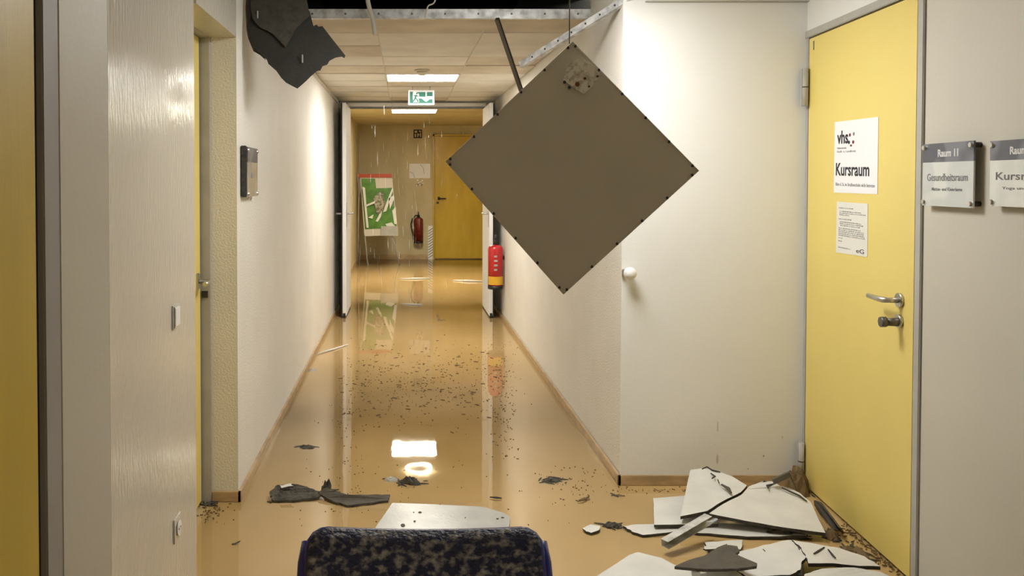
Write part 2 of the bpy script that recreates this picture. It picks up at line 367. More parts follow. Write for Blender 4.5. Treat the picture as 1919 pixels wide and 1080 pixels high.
# ------------------------------------------------------------------ right yellow door (course room)
dn = Vector((-1, .0714, 0)).normalized(); du = Vector((.0714, 1, 0)).normalized()    # du: towards the hinge
base = rp(D_l)
d1 = thing('door_1', 'bright yellow door with two white notices and a grey steel frame', 'door', base, kind='structure')
DM = basis((base.x, base.y, 0), -du, (0, 0, 1))         # local x: hinge -> latch negative ; z = -du x up
if DM.col[2].xyz.dot(dn) < 0: DM = basis((base.x, base.y, 0), du, (0, 0, 1))
sx = 1 if DM.col[0].xyz.dot(du) > 0 else -1              # +1: local x grows towards hinge
W1 = (D_h-D_l)*1.0025
def dbox(mb, x0, x1, y0, y1, z0, z1, m, bevel=0):
    a, b = sorted((x0*sx, x1*sx)); mb.box((a, y0, z0), (b, y1, z1), m, mtx=DM, bevel=bevel); return mb
dbox(MB(), 0, W1-.012, .012, 2.065, -.045, .004, 'yellow', .003).build('door_leaf', d1)
mb = MB(); dbox(mb, -.045, -.006, 0, 2.105, -.08, .008, 'frame', .003); dbox(mb, -.045, W1+.03, 2.072, 2.105, -.08, .008, 'frame', .003); dbox(mb, W1, W1+.022, 0, 2.105, -.08, .002, 'frame')
mb.build('door_frame', d1)
mb = MB(); dbox(mb, -.008, .001, 0, 2.07, -.07, -.002, 'matt_black'); mb.build('door_gap_shadow', d1)  # black strip painted in as the shaded gap at the latch side
for zc in (1.845, .125):
    mb = MB(); p = rp(3.915, .015); mb.tube([(p.x-.008, p.y-.01, zc-.085), (p.x-.008, p.y-.01, zc+.085)], .013, 'frame', 14)
    mb.box((p.x-.02, p.y-.0, zc-.085), (p.x+.012, p.y+.012, zc+.085), 'frame'); mb.tube([(p.x-.008, p.y-.01, zc-.002), (p.x-.008, p.y-.01, zc+.002)], .0138, 'matt_black', 14)
    mb.build('hinge', d1)
def on_door(px, py):   # pixel -> local coordinates of the door plane
    r = ray(px, py); o = Vector((0, 0, CH)); n = DM.col[2].xyz; q = Vector(base)
    p = o+r*((q-o).dot(n)/r.dot(n)); return DM.inverted() @ p
h = on_door(1690, 563)
lever(d1, DM @ Matrix.Translation((h.x, h.y, .004)), flip=sx*1.0, L=.125)
d1c = [c for c in d1.children if c.name.startswith('lock')][0]
k = on_door(1690, 604)
mb = MB(); mb.tube([DM @ Vector((k.x, k.y, .004)), DM @ Vector((k.x, k.y, .055))], [.016, .014], 'dark_rail', 14); mb.tube([DM @ Vector((k.x, k.y, .055)), DM @ Vector((k.x, k.y, .075))], [.019, .019], 'dark_rail', 8); mb.build('knob', d1)
mb = MB(); q = on_door(1527, 85); mb.box((q.x-.004, q.y-.02, .004), (q.x+.004, q.y+.02, .006), 'ink_grey', mtx=DM); mb.build('sticker', d1)
# notices: separate sheets
def sheet_on(quad, name, label, cat, m, th=.0012):      # quad: tl,tr,br,bl pixels
    L = [on_door(*p) for p in quad]
    mb = MB(); a = [DM @ Vector((p.x, p.y, .0045)) for p in L]; b = [DM @ Vector((p.x, p.y, .0045+th)) for p in L]
    slab(mb, b, th, m, m, drop=-DM.col[2].xyz); o = mb.build(name); tag(o, label, cat); return o, L
def chart(L, z):   # bilinear-free affine frame of a sheet: x right, y up, unit square
    tl, tr, br, bl = L; ux = (tr-tl); uy = (tl-bl)
    u = DM.to_3x3() @ ux; v = DM.to_3x3() @ uy; o = DM @ Vector((bl.x, bl.y, z))
    n = DM.col[2].xyz
    return Matrix(((u.x, v.x, n.x, o.x), (u.y, v.y, n.y, o.y), (u.z, v.z, n.z, o.z), (0, 0, 0, 1)))
note, L = sheet_on([(1567, 229), (1649, 219), (1647, 364), (1565, 361)], 'notice', 'larger white notice reading Kursraum taped to the yellow door', 'notice', 'paper')
CM = chart(L, .0058)
mb = MB(); text_into(mb, 'Kursraum', .05, .24, .83, .42, 'ink', CM, bold=.018); mb.build('lettering', note); mb = MB()
text_into(mb, 'vhs', .07, .685, .34, .87, 'ink', CM, bold=.025); mb.build('lettering', note)
mb = MB()
for cx, cy, w_, h_, m in [(.38, .80, .045, .05, 'ink_red'), (.47, .81, .04, .05, 'ink_grey'), (.36, .70, .05, .05, 'ink'), (.46, .70, .05, .05, 'ink_red'), (.41, .655, .05, .03, 'ink_red')]:
    pts = [(cx+w_/2*math.cos(t*math.pi/4), cy+h_/2*math.sin(t*math.pi/4)) for t in range(8)]
    MB().prism(pts, 0, .0006, m, mtx=CM).build('emblem_dot', note)
mb = MB(); text_into(mb, 'Volkshochschule', .07, .615, .30, .64, 'ink_grey', CM); text_into(mb, 'Stadt- u. Landkreis', .07, .565, .52, .595, 'ink_grey', CM)
text_into(mb, 'Bitte d. St. im Straßenschuhe nicht betreten', .05, .10, .95, .145, 'ink_grey', CM); mb.build('small_print', note)['kind'] = 'stuff'
note2, L = sheet_on([(1571, 378), (1629, 382), (1628, 482), (1569, 473)], 'notice', 'smaller cream typed notice below the larger one on the yellow door', 'notice', 'paper_cream')
CM = chart(L, .0058); mb = MB()
for y, x0, x1 in [(.885, .08, .55), (.82, .10, .80), (.785, .10, .95), (.75, .10, .45), (.67, .08, .50), (.615, .12, .85), (.58, .12, .88), (.545, .14, .80), (.49, .08, .80), (.455, .08, .90), (.42, .08, .90), (.385, .08, .92), (.35, .08, .95), (.30, .08, .25), (.24, .08, .22), (.115, .08, .50)]:
    x = x0
    while x < x1-.02:
        w_ = random.uniform(.03, .10); text_into(mb, random.choice(['nun', 'sem', 'ei', 'ues', 'dis', 'nam']), x, y-.012, min(x+w_, x1), y+.008, 'ink_grey', CM, .0004); x += w_+.015
mb.build('typed_lines', note2)['kind'] = 'stuff'
mb = MB(); text_into(mb, 'eG', .68, .07, .92, .15, 'ink', CM); mb.build('lettering', note2)
# ------------------------------------------------------------------ left near yellow door
d2 = thing('door_2', 'mustard yellow door cropped by the left edge of the photo', 'door', (WL, 1.72, 0), kind='structure')
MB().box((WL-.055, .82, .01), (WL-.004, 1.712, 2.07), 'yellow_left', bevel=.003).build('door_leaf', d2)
MB().box((WL-.07, 1.714, 0), (WL-.012, 1.736, 2.08), 'matt_black').build('door_gap_shadow', d2)  # black strip stands in for the shadow in the door rebate
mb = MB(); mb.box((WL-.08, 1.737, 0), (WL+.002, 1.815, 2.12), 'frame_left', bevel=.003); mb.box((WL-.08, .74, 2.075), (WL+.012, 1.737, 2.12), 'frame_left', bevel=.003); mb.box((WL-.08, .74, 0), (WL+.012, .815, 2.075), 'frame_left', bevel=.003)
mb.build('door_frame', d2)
lever(d2, basis((WL-.006, .90, 1.05), (0, 1, 0), (0, 0, 1)) @ Matrix.Identity(4), L=.12)
# left niche door
d3 = thing('door_3', 'yellow door deep in the left wall niche seen almost edge-on', 'door', (NX, NL1, 0), kind='structure')
MB().box((NX-.045, 2.85, .01), (NX+.004, NL1-.028, 2.04), 'yellow', bevel=.003).build('door_leaf', d3)
MB().box((NX-.05, NL1-.027, 0), (NX+.001, NL1-.016, 2.045), 'matt_black').build('door_gap_shadow', d3)  # black strip put in for the dark gap between leaf and frame
mb = MB(); mb.box((NX-.06, NL1-.014, 0), (NX+.045, NL1-.001, 2.05), 'frame', bevel=.002); mb.box((NX-.06, NL0, 2.042), (NX+.04, NL1, 2.06), 'frame', bevel=.002)
mb.build('door_frame', d3)
lv = Matrix(((0, 0, 1, NX+.004), (-1, 0, 0, 3.64), (0, -1, 0, 1.0), (0, 0, 0, 1)))
mb = MB(); mb.tube([(NX, 3.66, .985), (NX+.055, 3.66, .985), (NX+.062, 3.63, .985), (NX+.06, 3.56, .985)], .010, 'steel', 12); mb.box((NX, 3.64, .95), (NX+.012, 3.68, 1.02), 'steel', bevel=.003); mb.build('door_handle', d3)
MB().box((NX+.008, NL1-.018, .905), (NX+.034, NL1-.0145, .935), 'black').build('strike_plate', d3)
# unseen dark block added behind niche (so that no light leaks)
struct(MB().box((X2-.05, NL0-.02, 0), (NX-.06, NL1+.02, HT), 'plenum').build('wall_niche'), 'dark wall backing the left door niche', 'wall')
# end wall door
def E(px, py): return P(px, py, DE)
d4 = thing('door_4', 'dirty yellow door in the far end wall', 'door', (.97, DE, 0), kind='structure')
MB().box((.545, DE-.035, .02), (1.50, DE-.005, 2.20), 'yellow_dirty', bevel=.003).build('door_leaf', d4)
mb = MB(); mb.box((.505, DE-.05, 0), (.540, DE-.001, 2.24), 'yellow_dirty'); mb.box((.505, DE-.05, 2.205), (1.54, DE-.001, 2.24), 'yellow_dirty'); mb.box((1.505, DE-.05, 0), (1.54, DE-.001, 2.205), 'yellow_dirty'); mb.build('door_frame', d4)
mb = MB(); p = E(822, 372); mb.tube([(p.x, DE-.04, p.z), (p.x, DE-.09, p.z), (p.x+.13, DE-.09, p.z)], .010, 'black', 8); mb.box((p.x-.02, DE-.04, p.z-.03), (p.x+.02, DE-.035, p.z+.03), 'black'); mb.build('door_handle', d4)
mb = MB(); p = E(820, 380); mb.box((p.x-.02, DE-.042, p.z-.02), (p.x+.02, DE-.035, p.z+.02), 'black'); mb.build('lock_escutcheon', d4)
# double door
d5 = thing('door_5', 'white double door frame with header across the corridor', 'door frame', (.136, DD, 0), kind='structure')
mb = MB(); mb.box((WL, DD-.03, 2.225), (WR, DD+.08, 2.30), 'frame'); mb.box((WL, DD-.05, 2.215), (WR, DD-.03, 2.225), 'frame_dark'); mb.box((WL, DD-.05, 2.292), (WR, DD-.03, 2.302), 'frame_dark'); mb.box((WL+.1, DD-.06, 2.24), (WR-.1, DD-.03, 2.28), 'plaster_smooth', bevel=.004)
mb.box((WL, DD-.03, 2.30), (WR+.1, DD+.10, 2.62), 'far_wall')
mb.build('header', d5)
MB().box((WL, DD-.03, 0), (WL+.09, DD+.08, 2.225), 'frame_dark').build('jamb', d5)
MB().box((WR-.09, DD-.03, 0), (WR, DD+.08, 2.225), 'frame_dark').build('jamb', d5)
for nm, X, lab, sg in (('door_6', WL+.115, 'left white double-door leaf folded open toward the viewer', 1), ('door_7', WR-.115, 'right white double-door leaf folded open behind the red extinguisher', -1)):
    d = thing(nm, lab, 'door', (X, DD-.04, 0), kind='structure')
    MB().box((X-.02, 8.77, .02), (X+.02, DD-.035, 2.215), 'plaster_smooth', bevel=.003).build('door_leaf', d)
    MB().box((X-.024*sg-.006, 8.765, .0), (X-.024*sg+.006, 8.80, 2.21), 'matt_black').build('edge_seal', d)
    MB().box((X-.012, 8.762, .0), (X+.012, 8.775, .05), 'black').build('floor_bolt', d)
    mb = MB(); z = 1.075
    mb.box((X-.026, 8.79, z-.14), (X+.026, 8.83, z+.12), 'steel', bevel=.003)
    for s2 in (-1, 1): mb.tube([(X, 8.81, z), (X+s2*.075, 8.81, z), (X+s2*.08, 8.83, z), (X+s2*.08, 8.92, z)], .010, 'steel', 10)
    mb.build('door_handle', d)
    mb = MB(); mb.box((X-.06*sg-.03, DD-.10, 2.12), (X-.06*sg+.03, DD-.035, 2.2), 'frame_dark', bevel=.004); mb.build('door_closer', d)
# ------------------------------------------------------------------ ceiling lamps
def panel_lamp(x0, y0, x1, y1, z, m, label, name='ceiling_light', dz=.004):
    t = thing(name, label, 'ceiling light', ((x0+x1)/2, (y0+y1)/2, z))
    mb = MB(); e = .012
    for a, b in (((x0, y0), (x1, y0+e)), ((x0, y1-e), (x1, y1)), ((x0, y0+e), (x0+e, y1-e)), ((x1-e, y0+e), (x1, y1-e))): mb.box((a[0], a[1], z-.008), (b[0], b[1], z+.03), 'lampframe')
    mb.build('frame', t)
    MB().box((x0+e, y0+e, z-dz), (x1-e, y1-e, z+.02), m).build('diffuser', t); return t
e1, e2, e3, e4 = emitter('corridor_lamp', E_CORR), emitter('rear_lamp', E_FAR, (1, .93, .76)), emitter('front_lamp', E_NEAR, (1, .985, .96)), emitter('fill_behind', E_CAM, (1, .93, .82))
panel_lamp(-.155, 7.075, .46, 7.565, H, e1, 'bright square ceiling panel light ahead of the exit sign')
panel_lamp(-.185, 11.7, .455, 12.3, H2-.006, e2, 'far ceiling panel light beyond the double door')
panel_lamp(.25, 3.02, .87, 3.62, H, e3, 'ceiling panel light over the foreground debris, out of the frame', dz=.07)
panel_lamp(.1, -.7, .7, -.1, H-.01, e4, 'added fill light panel, unseen behind the viewer')  # added fill, brightens what faces the camera
mb = MB(); ii = mb.mi(e2)
R_ = .17; cx_, cy_ = (785-CX)/144, 1600/144
ring = [(cx_+R_*math.cos(t*math.pi/20), cy_+R_*math.sin(t*math.pi/20), H2-.03) for t in range(41)]
t = thing('ring_light', 'round ring-shaped ceiling lamp seen only as a reflection in the water', 'ceiling light', (cx_, cy_, H2-.03))
MB().tube(ring, .008, e2, 8, caps=False).build('ring_tube', t)
mb = MB(); mb.tube([(cx_, cy_, H2), (cx_, cy_, H2-.03)], [.11, .10], 'lampframe', 28); mb.build('housing', t)
for a in range(4): MB().tube([(cx_+.09*math.cos(a*math.pi/2), cy_+.09*math.sin(a*math.pi/2), H2-.02), (cx_+R_*math.cos(a*math.pi/2), cy_+R_*math.sin(a*math.pi/2), H2-.03)], .004, 'lampframe', 6).build('bracket', t)
# smoke detector in front of the corridor lamp
p = P(791, 137, 6.82)
t = thing('smoke_detector', 'small beige round smoke detector in front of the ceiling light', 'smoke detector', (p.x, 6.82, H))
MB().tube([(p.x, 6.82, H), (p.x, 6.82, H-.015)], .06, 'tile_stain', 24).build('base', t)
MB().tube([(p.x, 6.82, H-.015), (p.x, 6.82, H-.03), (p.x, 6.82, H-.045)], [.045, .04, .022], 'grid', 24).build('sensor_head', t)
# exit sign
De = 8.05
a, b = P(765, 197, De), P(814, 169, De)
t = thing('exit_sign', 'green and white emergency exit sign hanging from the ceiling', 'sign', ((a.x+b.x)/2, De, a.z))
MB().box((a.x, De-.012, a.z), (b.x, De+.012, b.z), 'white_plastic', bevel=.002).build('sign_plate', t)
EM = Matrix(((b.x-a.x, 0, 0, a.x), (0, 0, -1, De-.0125), (0, b.z-a.z, 0, a.z), (0, 0, 0, 1)))
mb = MB()
for q in ([(.06, .12), (.06, .88), (.18, .88), (.17, .5), (.2, .12)], [(.2, .12), (.2, .18), (.42, .18), (.42, .12)], [(.42, .55), (.40, .86), (.66, .86), (.66, .54)], [(.71, .58), (.71, .86), (.93, .86), (.93, .58)],
          [(.42, .12), (.40, .44), (.52, .42), (.60, .30), (.68, .20), (.76, .30), (.82, .38), (.93, .38), (.93, .12)], [(.30, .86), (.40, .86), (.40, .72), (.36, .80)]):
    MB().prism(q, 0, .002, 'green', mtx=EM).build('green_field', t)
mb = MB()
def bar(p, q, w_=.045):
    d = Vector((q[0]-p[0], (q[1]-p[1]), 0)); n = Vector((-d.y, d.x, 0)).normalized()*w_/2
    mb.prism([(p[0]+n.x, p[1]+n.y), (p[0]-n.x, p[1]-n.y), (q[0]-n.x, q[1]-n.y), (q[0]+n.x, q[1]+n.y)], 0, .002, 'green', mtx=EM)
bar((.30, .66), (.27, .45), .06); bar((.30, .66), (.38, .56)); bar((.29, .64), (.21, .60)); bar((.27, .46), (.35, .34), .05); bar((.35, .35), (.37, .20), .05); bar((.27, .46), (.22, .30), .05); bar((.22, .31), (.18, .24), .05)
mb.prism([(.33+.035*math.cos(k), .76+.055*math.sin(k)) for k in [j*math.pi/4 for j in range(8)]], 0, .002, 'green', mtx=EM)
mb.build('running_figure', t)
for px in (773, 806):
    q = P(px, 169, De); MB().tube([(q.x, De, b.z-.004), (q.x, De, H)], .004, 'steel', 8).build('hanger', t)
# ------------------------------------------------------------------ ceiling hole: beam, rails, pipes, cables
t = thing('ceiling_beam', 'galvanised steel channel across the rear edge of the ceiling hole', 'metal beam', (.2, HB, H))
mb = MB(); mb.box((-.62, HB-.002, H-.003), (WR+.14, HB, H+.048), 'galv'); mb.box((-.62, HB, H-.003), (WR-.001, HB+.03, H-.001), 'galv'); mb.box((-.62, HB, H+.046), (WR-.001, HB+.03, H+.048), 'galv')
mb.box((WR-.001, HB-.002, H-.003), (WR, HB, H+.048), 'galv')
mb.build('channel', t)
for k in range(9): MB().tube([(-.5+k*.18, HB-.004, H+.022), (-.5+k*.18, HB-.001, H+.022)], .006, 'dark_rail', 8).build('rivet', t)
def rail(name, A, B, w_, h_, m, label, cat='metal rail', lip=True):
    A, B = Vector(A), Vector(B); d = B-A; mt = basis(A, d, Vector((0, 0, 1)) if abs(d.normalized().z) < .9 else Vector((1, 0, 0)))
    t = thing(name, label, cat, A)
    mb = MB(); L = d.length
    mb.box((0, 0, 0), (L, h_, .0015), m, mtx=mt); mb.build('web', t)
    mb = MB(); mb.box((0, -.0, 0), (L, .0015, w_), m, mtx=mt)
    mb.build('flange', t)
    mb = MB(); mb.box((0, h_-.0015, 0), (L, h_, w_), m, mtx=mt); mb.build('flange', t)
    k = .04
    while k < L-.03: MB().tube([mt @ Vector((k, h_/2, -.0007)), mt @ Vector((k, h_/2, .0022))], h_*.16, 'black', 8).build('slot', t); k += .09
    return t
A, B = P(927, 38, 4.62), P(974, 176, 4.95)
rail('hanging_rail', A, B, .02, .022, 'dark_rail', 'dark thin ceiling rail dangling from the beam toward the square panel')
A, B = P(1196, -10, 3.90), P(975, 127, 4.45)
rail('hanging_rail', A, B, .025, .034, 'galv', 'bright galvanised ceiling rail sloping down behind the square panel')
# plenum pipes
for k, (x, y, r, lab) in enumerate([(-.36, 2.50, .055, 'left dark insulated pipe in the ceiling hole'), (.12, 2.52, .035, 'middle dark insulated pipe in the ceiling hole'), (.62, 2.50, .07, 'right dark insulated pipe in the ceiling hole')]):
    t = thing('pipe', lab, 'pipe', (x, 4, y), group='pipes in the ceiling hole')
    MB().tube([(x, 3.2, y), (x+.02, 3.9, y+.01), (x, HB+.18, y)], r, 'pipe', 16).build('pipe_run', t)
    for yy in (3.6, 4.3): MB().tube([(x, yy-.015, y), (x, yy+.015, y)], r+.006, 'galv', 16).build('clamp', t)
    mb = MB(); mb.tube([(x, 4.3, y+r), (x, 4.3, HT)], .004, 'galv', 6); mb.build('threaded_rod', t)
def cable(name, pts, r, m, lab, cat='cable'):
    P3 = [Vector(p) for p in pts]; out = []
    for k in range(len(P3)-1):
        p0, p1, p2, p3 = P3[max(k-1, 0)], P3[k], P3[k+1], P3[min(k+2, len(P3)-1)]
        for j in range(6):
            s_ = j/6; out.append(.5*((2*p1)+(-p0+p2)*s_+(2*p0-5*p1+4*p2-p3)*s_*s_+(-p0+3*p1-3*p2+p3)*s_**3))
    out.append(P3[-1]); o = MB().tube(out, r, m, 8).build(name); return tag(o, lab, cat)
cable('hanging_strip', [P(684, -40, 4.58), P(690, 5, 4.58), P(698, 35, 4.58), P(703, 66, 4.56)], [.012]*19, 'cable', 'pale plastic strip hanging over the beam left of centre', 'strip')
cable('hanging_wire', [P(822, -40, 4.6), P(815, 2, 4.6), P(802, 12, 4.6), P(797, 34, 4.6)], .004, 'cable', 'thin pale wire curling down onto the beam')
# ------------------------------------------------------------------ torn board, top left
Dt = 3.90
out_px = [(463, -40), (468, 6), (470, 30), (465, 58), (471, 72), (478, 92), (486, 99), (500, 112), (503, 120), (518, 133), (527, 146), (536, 155), (545, 160), (557, 166), (564, 160), (573, 152), (582, 143), (594, 133), (600, 132), (604, 124), (613, 121), (617, 114), (628, 108), (640, 106), (645, 109), (647, 104), (625, 76), (604, 49), (597, 50), (593, 46), (587, 49), (583, 34), (580, 22), (572, 8), (560, -40)]
def tl_d(px, py): return Dt-.10*(py/160)+.1*((px-460)/190)
pts = [P(x, y, tl_d(x, y)) for x, y in out_px]
t = thing('torn_ceiling_board', 'dark torn ceiling board hanging by the left wall', 'broken board', (pts[0].x, Dt, 2.3))
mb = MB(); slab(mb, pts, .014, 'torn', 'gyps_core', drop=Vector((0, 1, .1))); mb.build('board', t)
fl = [(468, -40), (470, 18), (474, 36), (480, 44), (488, 52), (500, 57), (512, 64), (520, 72), (529, 82), (535, 88), (541, 78), (548, 66), (556, 52), (566, 42), (580, 30), (577, 10), (566, -40)]
mb = MB(); slab(mb, [P(x, y, tl_d(x, y)-.012) for x, y in fl], .006, 'torn_light', 'torn_light', drop=Vector((0, 1, 0))); mb.build('torn_layer', t)
eg = [(462, -10), (460, 14), (462, 55), (465, 72), (475, 96), (487, 103), (498, 113), (492, 98), (480, 90), (472, 60), (475, 30), (470, 0)]
mb = MB(); slab(mb, [P(x, y, tl_d(x, y)+.012) for x, y in eg], .006, 'flake', 'flake', drop=Vector((0, 1, 0))); mb.build('frayed_edge', t)
mb = MB()
for x, y, s_ in ((483, 28, 1), (567, 110, 1)):
    q = P(x, y, tl_d(x, y)-.014); MB().box((q.x-.003, q.y-.002, q.z-.018*s_), (q.x+.003, q.y+.001, q.z+.018*s_), 'gyps_grey').build('torn_nick', t)
mb = MB(); q = P(533, -30, Dt); mb.tube([(q.x, Dt, q.z), (q.x, Dt+.05, HT)], .002, 'dark_rail', 6); mb.build('hanger_wire', t)
# ------------------------------------------------------------------ hanging square panel
Dp = 2.97
c4 = [P(1073, 78, Dp+.02), P(1310, 320, Dp), P(1056, 552, Dp-.02), P(835, 303, Dp)]
t = thing('hanging_square_panel', 'large grey-brown square ceiling panel hanging corner-down from a wire', 'ceiling panel', c4[0])
mb = MB(); slab(mb, c4, .012, 'panel', 'panel_edge', drop=Vector((0, 1, 0))); o = mb.build('panel_plate', t)
def qp(a, b, off=.0):   # bilinear point on the panel, slightly proud
    p = (c4[3]*(1-a)+c4[0]*a)*(1-b)+(c4[2]*(1-a)+c4[1]*a)*b
    return p+Vector((0, -off, 0))
mb = MB(); w_ = .010
for q in (((0, 0), (1, 0), (1, w_), (0, w_)), ((0, 1-w_), (1, 1-w_), (1, 1), (0, 1)), ((0, 0), (w_, 0), (w_, 1), (0, 1)), ((1-w_, 0), (1, 0), (1, 1), (1-w_, 1))):
    slab(mb, [qp(a, b, .0015) for a, b in q], .0014, 'panel', 'panel', drop=Vector((0, 1, 0)))
mb.build('folded_rim', t)
clip = None
for k in range(6):
    for a, b in ((.03+.185*k, .008), (.03+.185*k, .992), (.008, .03+.185*k), (.992, .03+.185*k)):
        p = qp(a, b, .001)
        if clip is None:
            mb = MB(); s_ = .0048; mb.prism([(-s_, -.003), (0, -s_), (s_, -.003), (s_*.6, .005), (-s_*.6, .005)], 0, .003, 'black', mtx=Matrix.Rotation(math.pi/2, 4, 'X')); clip = mb.build('clip', t); clip.matrix_parent_inverse = Matrix(); clip.location = p-t.location
        else:
            c = clip.copy(); c.parent = t; c.location = p-t.location; COL.objects.link(c)
        c_ = clip
st = [(1056, 150), (1060, 133), (1068, 118), (1084, 110), (1096, 116), (1112, 124), (1128, 142), (1118, 152), (1108, 164), (1094, 176), (1080, 168)]
mb = MB(); slab(mb, [P(x, y, Dp-.0015) for x, y in st], .001, 'label', 'label', drop=Vector((0, 1, 0))); mb.build('sticker', t)
mb = MB()
for x, y, r, m in ((1058, 154, .0055, 'black'), (1067, 164, .006, 'black'), (1082, 158, .008, 'rust'), (1096, 147, .005, 'ink_red'), (1120, 143, .004, 'black'), (1104, 162, .004, 'rust')):
    q = P(x, y, Dp-.003); MB().tube([q, q+Vector((0, .0015, 0))], r, m, 10).build('rust_spot', t)
mb = MB(); q = P(1067, 82, Dp+.015); mb.tube([q, (q.x, Dp+.015, 2.52), (q.x+.03, Dp+.03, HT)], .0022, 'dark_rail', 8); mb.build('hanger_wire', t)
# ------------------------------------------------------------------ wall-mounted signs
def plate_sign(name, o, u, n, W, Hh, label, head, body, sub, off=.022):
    t = thing(name, label, 'sign', o); u = Vector(u).normalized(); n = Vector(n).normalized()
    mt = Matrix(((u.x, 0, n.x, o[0]), (u.y, 0, n.y, o[1]), (0, 1, 0, o[2]), (0, 0, 0, 1)))
    MB().box((0, 0, off), (W, Hh*.70, off+.005), 'sign_body', mtx=mt).build('lower_plate', t)
    MB().box((0, Hh*.70, off), (W, Hh, off+.0055), 'sign_blue', mtx=mt).build('header_plate', t)
    mb = MB()
    mb.bm.free()
    for tx, r, m_, zz, bo in ((head, (.32, .78, .72, .90), 'sign_text', off+.0055, .03), (body, (.10, .40, .90, .52), 'ink_grey', off+.005, .012), (sub, (.20, .245, .80, .30), 'ink_grey', off+.005, .01)):
        if tx: mb = MB(); text_into(mb, tx, W*r[0], Hh*r[1], W*r[2], Hh*r[3], m_, mt, z=zz, bold=bo); mb.build('lettering', t)
    for a, b in ((.04, .06), (.96, .06), (.04, .94), (.96, .94)):
        mb = MB(); q0 = mt @ Vector((a*W, b*Hh, 0)); q1 = mt @ Vector((a*W, b*Hh, off+.012)); mb.tube([q0, q1], .0075, 'steel', 12); mb.tube([q0, mt @ Vector((a*W, b*Hh, off-.001))], .0085, 'black', 10); mb.build('standoff', t)
    return t
def rsign(px0, D0, W, ytop, ybot, *a):
    o = rp(D0); zt = CH+(338-ytop)/(1600/(D0)); zb = CH+(338-ybot)/(1600/D0)
    return plate_sign('wall_sign', (o.x, o.y, zb), -du, dn, W, zt-zb, *a)
rsign(1735, 2.885, .29, 271, 385, 'translucent door sign with slate header right next to the yellow door', 'Raum 11', 'Gesundheitsraum', 'Matten- und Kleinräume')
rsign(1862, 2.515, .29, 265, 386, 'second translucent sign cropped by the right edge of the photo', 'Raum 12', 'Kursraum', 'Yoga und Tanz')
t = plate_sign('wall_sign', (WL, 3.84, CH-.075), (0, 1, 0), (1, 0, 0), .26, .225, 'small grey-green plate sign on the left corridor wall', '', '', '', .025)
MB().box((WL+.002, 3.82, CH-.075), (WL+.028, 3.838, CH+.155), 'gyps_core', bevel=.003).build('gap_shadow_bar', t)  # dark bar stands in for the shadow between plate and wall
MB().box((WL+.0302, 3.93, CH+.01), (WL+.031, 3.97, CH+.035), 'ink_grey').build('mark', t)
# ------------------------------------------------------------------ switch and socket on the left wall
for zc, lab, nm in ((.99, 'white light switch at handle height on the glossy left wall', 'light_switch'), (.315, 'white power socket low on the glossy left wall', 'power_socket')):
    yc = 2.69; WL = -.7268; t = thing(nm, lab, 'switch' if nm[0] == 'l' else 'socket', (WL, yc, zc))
    MB().box((WL, yc-.04, zc-.04), (WL+.007, yc+.04, zc+.04), 'latex', bevel=.003).build('cover_plate', t)
    if nm[0] == 'l':
        MB().box((WL+.006, yc-.028, zc-.030), (WL+.011, yc+.028, zc+.030), 'white_plastic', bevel=.002).build('rocker', t); MB().box((WL+.006, yc-.031, zc-.034), (WL+.0085, yc-.028, zc+.033), 'black').build('shadow_gap', t)
    else:
        mb = MB(); mb.tube([(WL+.010, yc, zc), (WL+.0125, yc, zc)], .024, 'white_plastic', 24); mb.build('socket_rim', t); mb = MB(); mb.tube([(WL+.0126, yc-.01, zc), (WL+.0135, yc-.01, zc)], .003, 'black', 8); mb.tube([(WL+.0126, yc+.01, zc), (WL+.0135, yc+.01, zc)], .003, 'black', 8); mb.build('pin_hole', t)
WL = -.735
# ball on the corner
q = P(1181, 513, DF-.06)
t = thing('door_stop', 'white ball-shaped door stop on the corner of the bright stub wall', 'door stop', (q.x, DF-.012, q.z))
MB().sphere(q, .030, 'white_plastic').build('ball', t)
mb = MB(); mb.tube([(q.x, q.y, q.z), (q.x-.0, DF-.013, q.z)], .010, 'white_plastic', 12); mb.tube([(q.x, DF-.02, q.z), (q.x, DF-.012, q.z)], .018, 'white_plastic', 16); mb.build('stem', t)
mb = MB(); mb.box((WR-.002, DF-.03, q.z-.018), (WR+.012, DF-.012, q.z+.018), 'steel', bevel=.003); mb.build('bracket', t)
